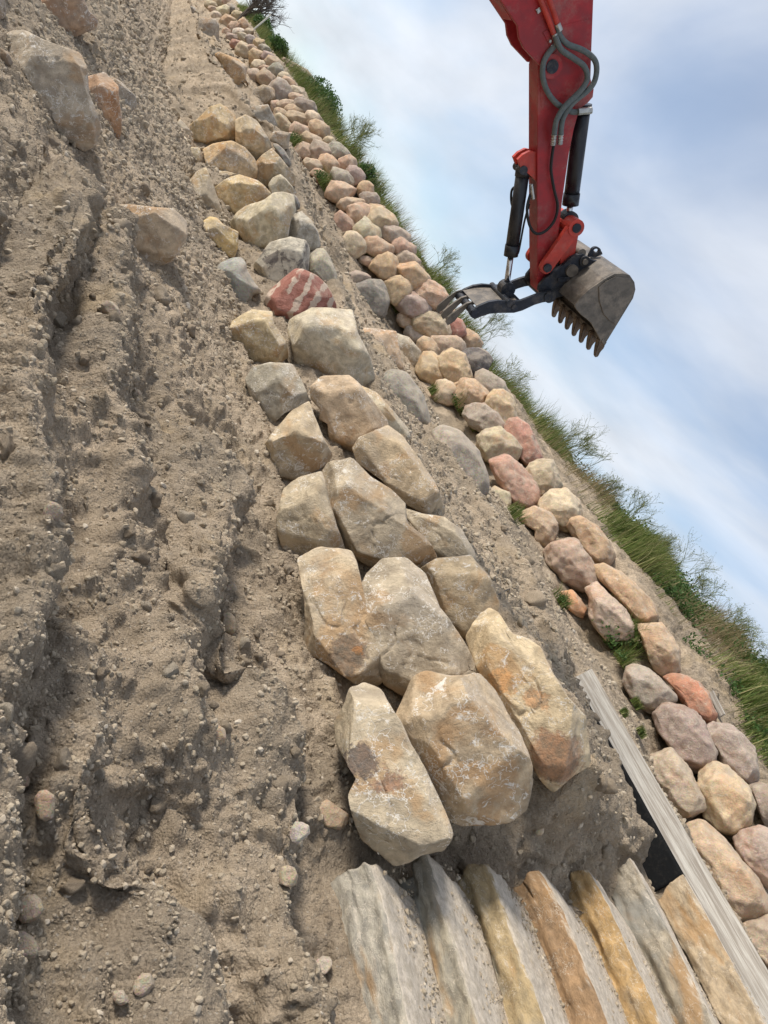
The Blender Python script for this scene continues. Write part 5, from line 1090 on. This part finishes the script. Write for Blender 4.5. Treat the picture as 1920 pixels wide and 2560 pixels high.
sprays = [(1225, 960, 'C', 1200, 730, .62, 'feathery weed on the skyline just left of the thumb'), (0, 0, 'D', 850, 220, .75, 'large thin weed against the sky below the thumb'), (0, 0, 'D', 1180, 640, .55, 'small branching weed on the skyline right of the dark charcoal boulder'),
          (0, 0, '8', 470, 480, .80, 'biggest airy weed on the skyline with yellow flecks'), (0, 0, '8', 560, 560, .70, 'airy weed leaning right below the biggest skyline weed'), (0, 0, '8', 700, 800, .5, 'short wiry weed midway down the grassy skyline'), (0, 0, '8', 830, 950, .62, 'yellow green feathery weed above the long orange brown boulder'),
          (0, 0, '8', 980, 1120, .5, 'wispy pale weed on the skyline over the straw coloured grass'), (0, 0, '8', 1130, 1300, .75, 'tall spreading weed on the skyline above the long orange boulder'), (0, 0, '8', 1200, 1390, .6, 'dense green weed under the tall spreading one'), (0, 0, '8', 1400, 1600, .65, 'pale feathery weed near the right edge of the skyline'), (0, 0, '8', 1560, 1830, .55, 'last grassy weed at the right edge of the photo'),
          (0, 0, 'B', 960, 350, .7, 'thin weed on the skyline above the mauve grey boulder'), (0, 0, 'A', 1540, 1480, .7, 'straw thin weed on the distant grassy skyline')]
for k, (_, _, v, x, y, H, lab) in enumerate(sprays):
    p = None
    for dd in range(0, 200, 8):
        p = on(v, x-dd*.9, y+dd*.5)
        if p is not None and p.length < 60: break
    if p is None: continue
    root = empty('tall_weed', p); tag(root, lab, 'weed', 'tall weeds along the skyline'); spray(p, H*min(1.5, max(.7, p.length/13)), 7, root, k)
# far shrubs
for v, x, y, R, lab in (('A', 1360, 1000, .62, 'round dark green bush on the distant skyline beside the outcrop'), ('A', 1400, 1110, .55, 'second leafy bush just below the round dark green one'), ('A', 1290, 985, .35, 'small bush on the face of the pale outcrop'), ('A', 690, 330, .36, 'dark bush on the far skyline below the bare tree'), ('A', 870, 520, .34, 'dark tufted bush between the bare tree and the outcrop')):
    p = None
    for dd in range(0, 400, 8):
        p = on(v, x-dd*.9, y+dd*.5)
        if p is not None and p.length < 70: break
    if p is None: continue
    root = empty('bush', p); tag(root, lab, 'bush'); k = p.length/24
    V, Fs = leaves((0, 0, .1), R*k, 2600, .055*k, .8); mkobj('leaves', mesh_np('leaves', [a[:] for a in V], Fs, False), LEAF, root)
# spiky pale plant
p = on('B', 1095, 590); root = empty('spiky_plant', p); tag(root, 'pale spiky leaved plant on the skyline above the orange boulder', 'plant')
V, Fs = blades([Vector((0, 0, 0))]*1, .35, .55, 26, .03, .02, (0, 0, 0), 1.3); mkobj('leaves', mesh_np('leaves', V, Fs, False), M['pipe'], root)
V, Fs = leaves((0, 0, .1), .28, 700, .06); mkobj('foliage', mesh_np('foliage', [a[:] for a in V], Fs, False), LEAF, root)
# bare tree on the far skyline
p = on('A', 500, 200) or on('A', 480, 260) or on('A', 440, 300); k = p.length/20
tree = empty('bare_tree', p); tag(tree, 'leafless dark twiggy tree on the skyline at the top of the photo', 'tree'); bmT = bmesh.new(); bmB = bmesh.new(); rs = random.Random(5)
def limb(bm_, a, d, L, r, lev):
    pts = [a]; dd = d.copy()
    for i in range(4): dd = (dd+Vector((rs.gauss(0, .16), rs.gauss(0, .16), rs.gauss(.03, .1)))).normalized(); pts.append(pts[-1]+dd*L/4)
    tube(bm_, pts, lambda t: r*(1-.45*t), 6 if lev < 3 else 8, True, False)
    if lev == 0: return
    for _ in range(4 if lev > 1 else 5):
        q = pts[rs.randint(1, 4)]; e = (dd+Vector((rs.gauss(0, .6), rs.gauss(0, .6), rs.gauss(.15, .4)))).normalized(); limb(bmB, q, e, L*rs.uniform(.5, .8), r*.5, lev-1)
for az in range(4): limb(bmT, Vector((0, 0, -.1)), Vector((.45*math.cos(az*1.6), .45*math.sin(az*1.6), 1)).normalized(), .62*k, .035*k, 4)
me = bpy.data.meshes.new('trunk'); bmT.to_mesh(me); bmT.free(); mkobj('trunk', me, M['bark'], tree)
me = bpy.data.meshes.new('crown'); bmB.to_mesh(me); bmB.free(); mkobj('crown', me, M['bark'], tree)
# twig, wood offcut, rag, pipe
def lay(name, v, pts, r, mat, lab, cat, lift=.02, seg=8, sink=None):
    bm = bmesh.new(); P3 = []
    for i, q in enumerate(pts):
        h = on(v, *q)
        if h is None: return
        P3.append(h-Vector(ray(*px(v, *q)))*(lift if i not in (sink or ()) else 0))
    tube(bm, P3, lambda t: r*(1-.4*t), seg); me = bpy.data.meshes.new(name); bm.to_mesh(me); bm.free()
    tag(mkobj(name, me, M[mat]), lab, cat)
lay('twig', '3', [(1290, 1375), (1330, 1355), (1370, 1335), (1400, 1332)], .009, 'bark', 'crooked brown twig sticking out of the cut soil', 'twig', .06)
lay('plant_root', 'K', [(330, 370), (420, 460), (520, 580), (640, 720), (730, 900)], .004, 'bark', 'thin root strand hanging beside the biggest spattered block', 'root', .10)
p = on('D', 905, 450); bm = bmesh.new(); bmesh.ops.create_icosphere(bm, subdivisions=3, radius=.05)
for v_ in bm.verts: v_.co *= random.uniform(.6, 1.1); v_.co.z *= .5
o = from_bm('plastic_scrap', bm, M['rag']); o.location = p+Vector((0, -.03, .03)); tag(o, 'small faded red scrap of plastic above the dark charcoal boulder', 'scrap')
p = on('G', 1110, 520); bm = bmesh.new(); bmesh.ops.create_cube(bm, size=1)
for v_ in bm.verts: v_.co = Vector((v_.co.x*.34, v_.co.y*.022, v_.co.z*.07))
bmesh.ops.bevel(bm, geom=list(bm.edges), offset=.004, segments=1, affect='EDGES'); o = from_bm('wood_offcut', bm, WOOD); o.location = p+Vector((0, -.03, .03)); o.rotation_euler = (.5, .15, 0); tag(o, 'short grey wood offcut behind the brick red boulder', 'offcut')
p = on('A', 625, 322); bm = bmesh.new(); q = p if p else Vector((-30, 10, 3)); tube(bm, [(0, 0, -.1), (.05, -.1, .9)], .03, 10, True, False); o = from_bm('plastic_pipe', bm, M['pipe']); o.location = q; tag(o, 'thin white pipe standing at the far end of the upper wall', 'pipe')
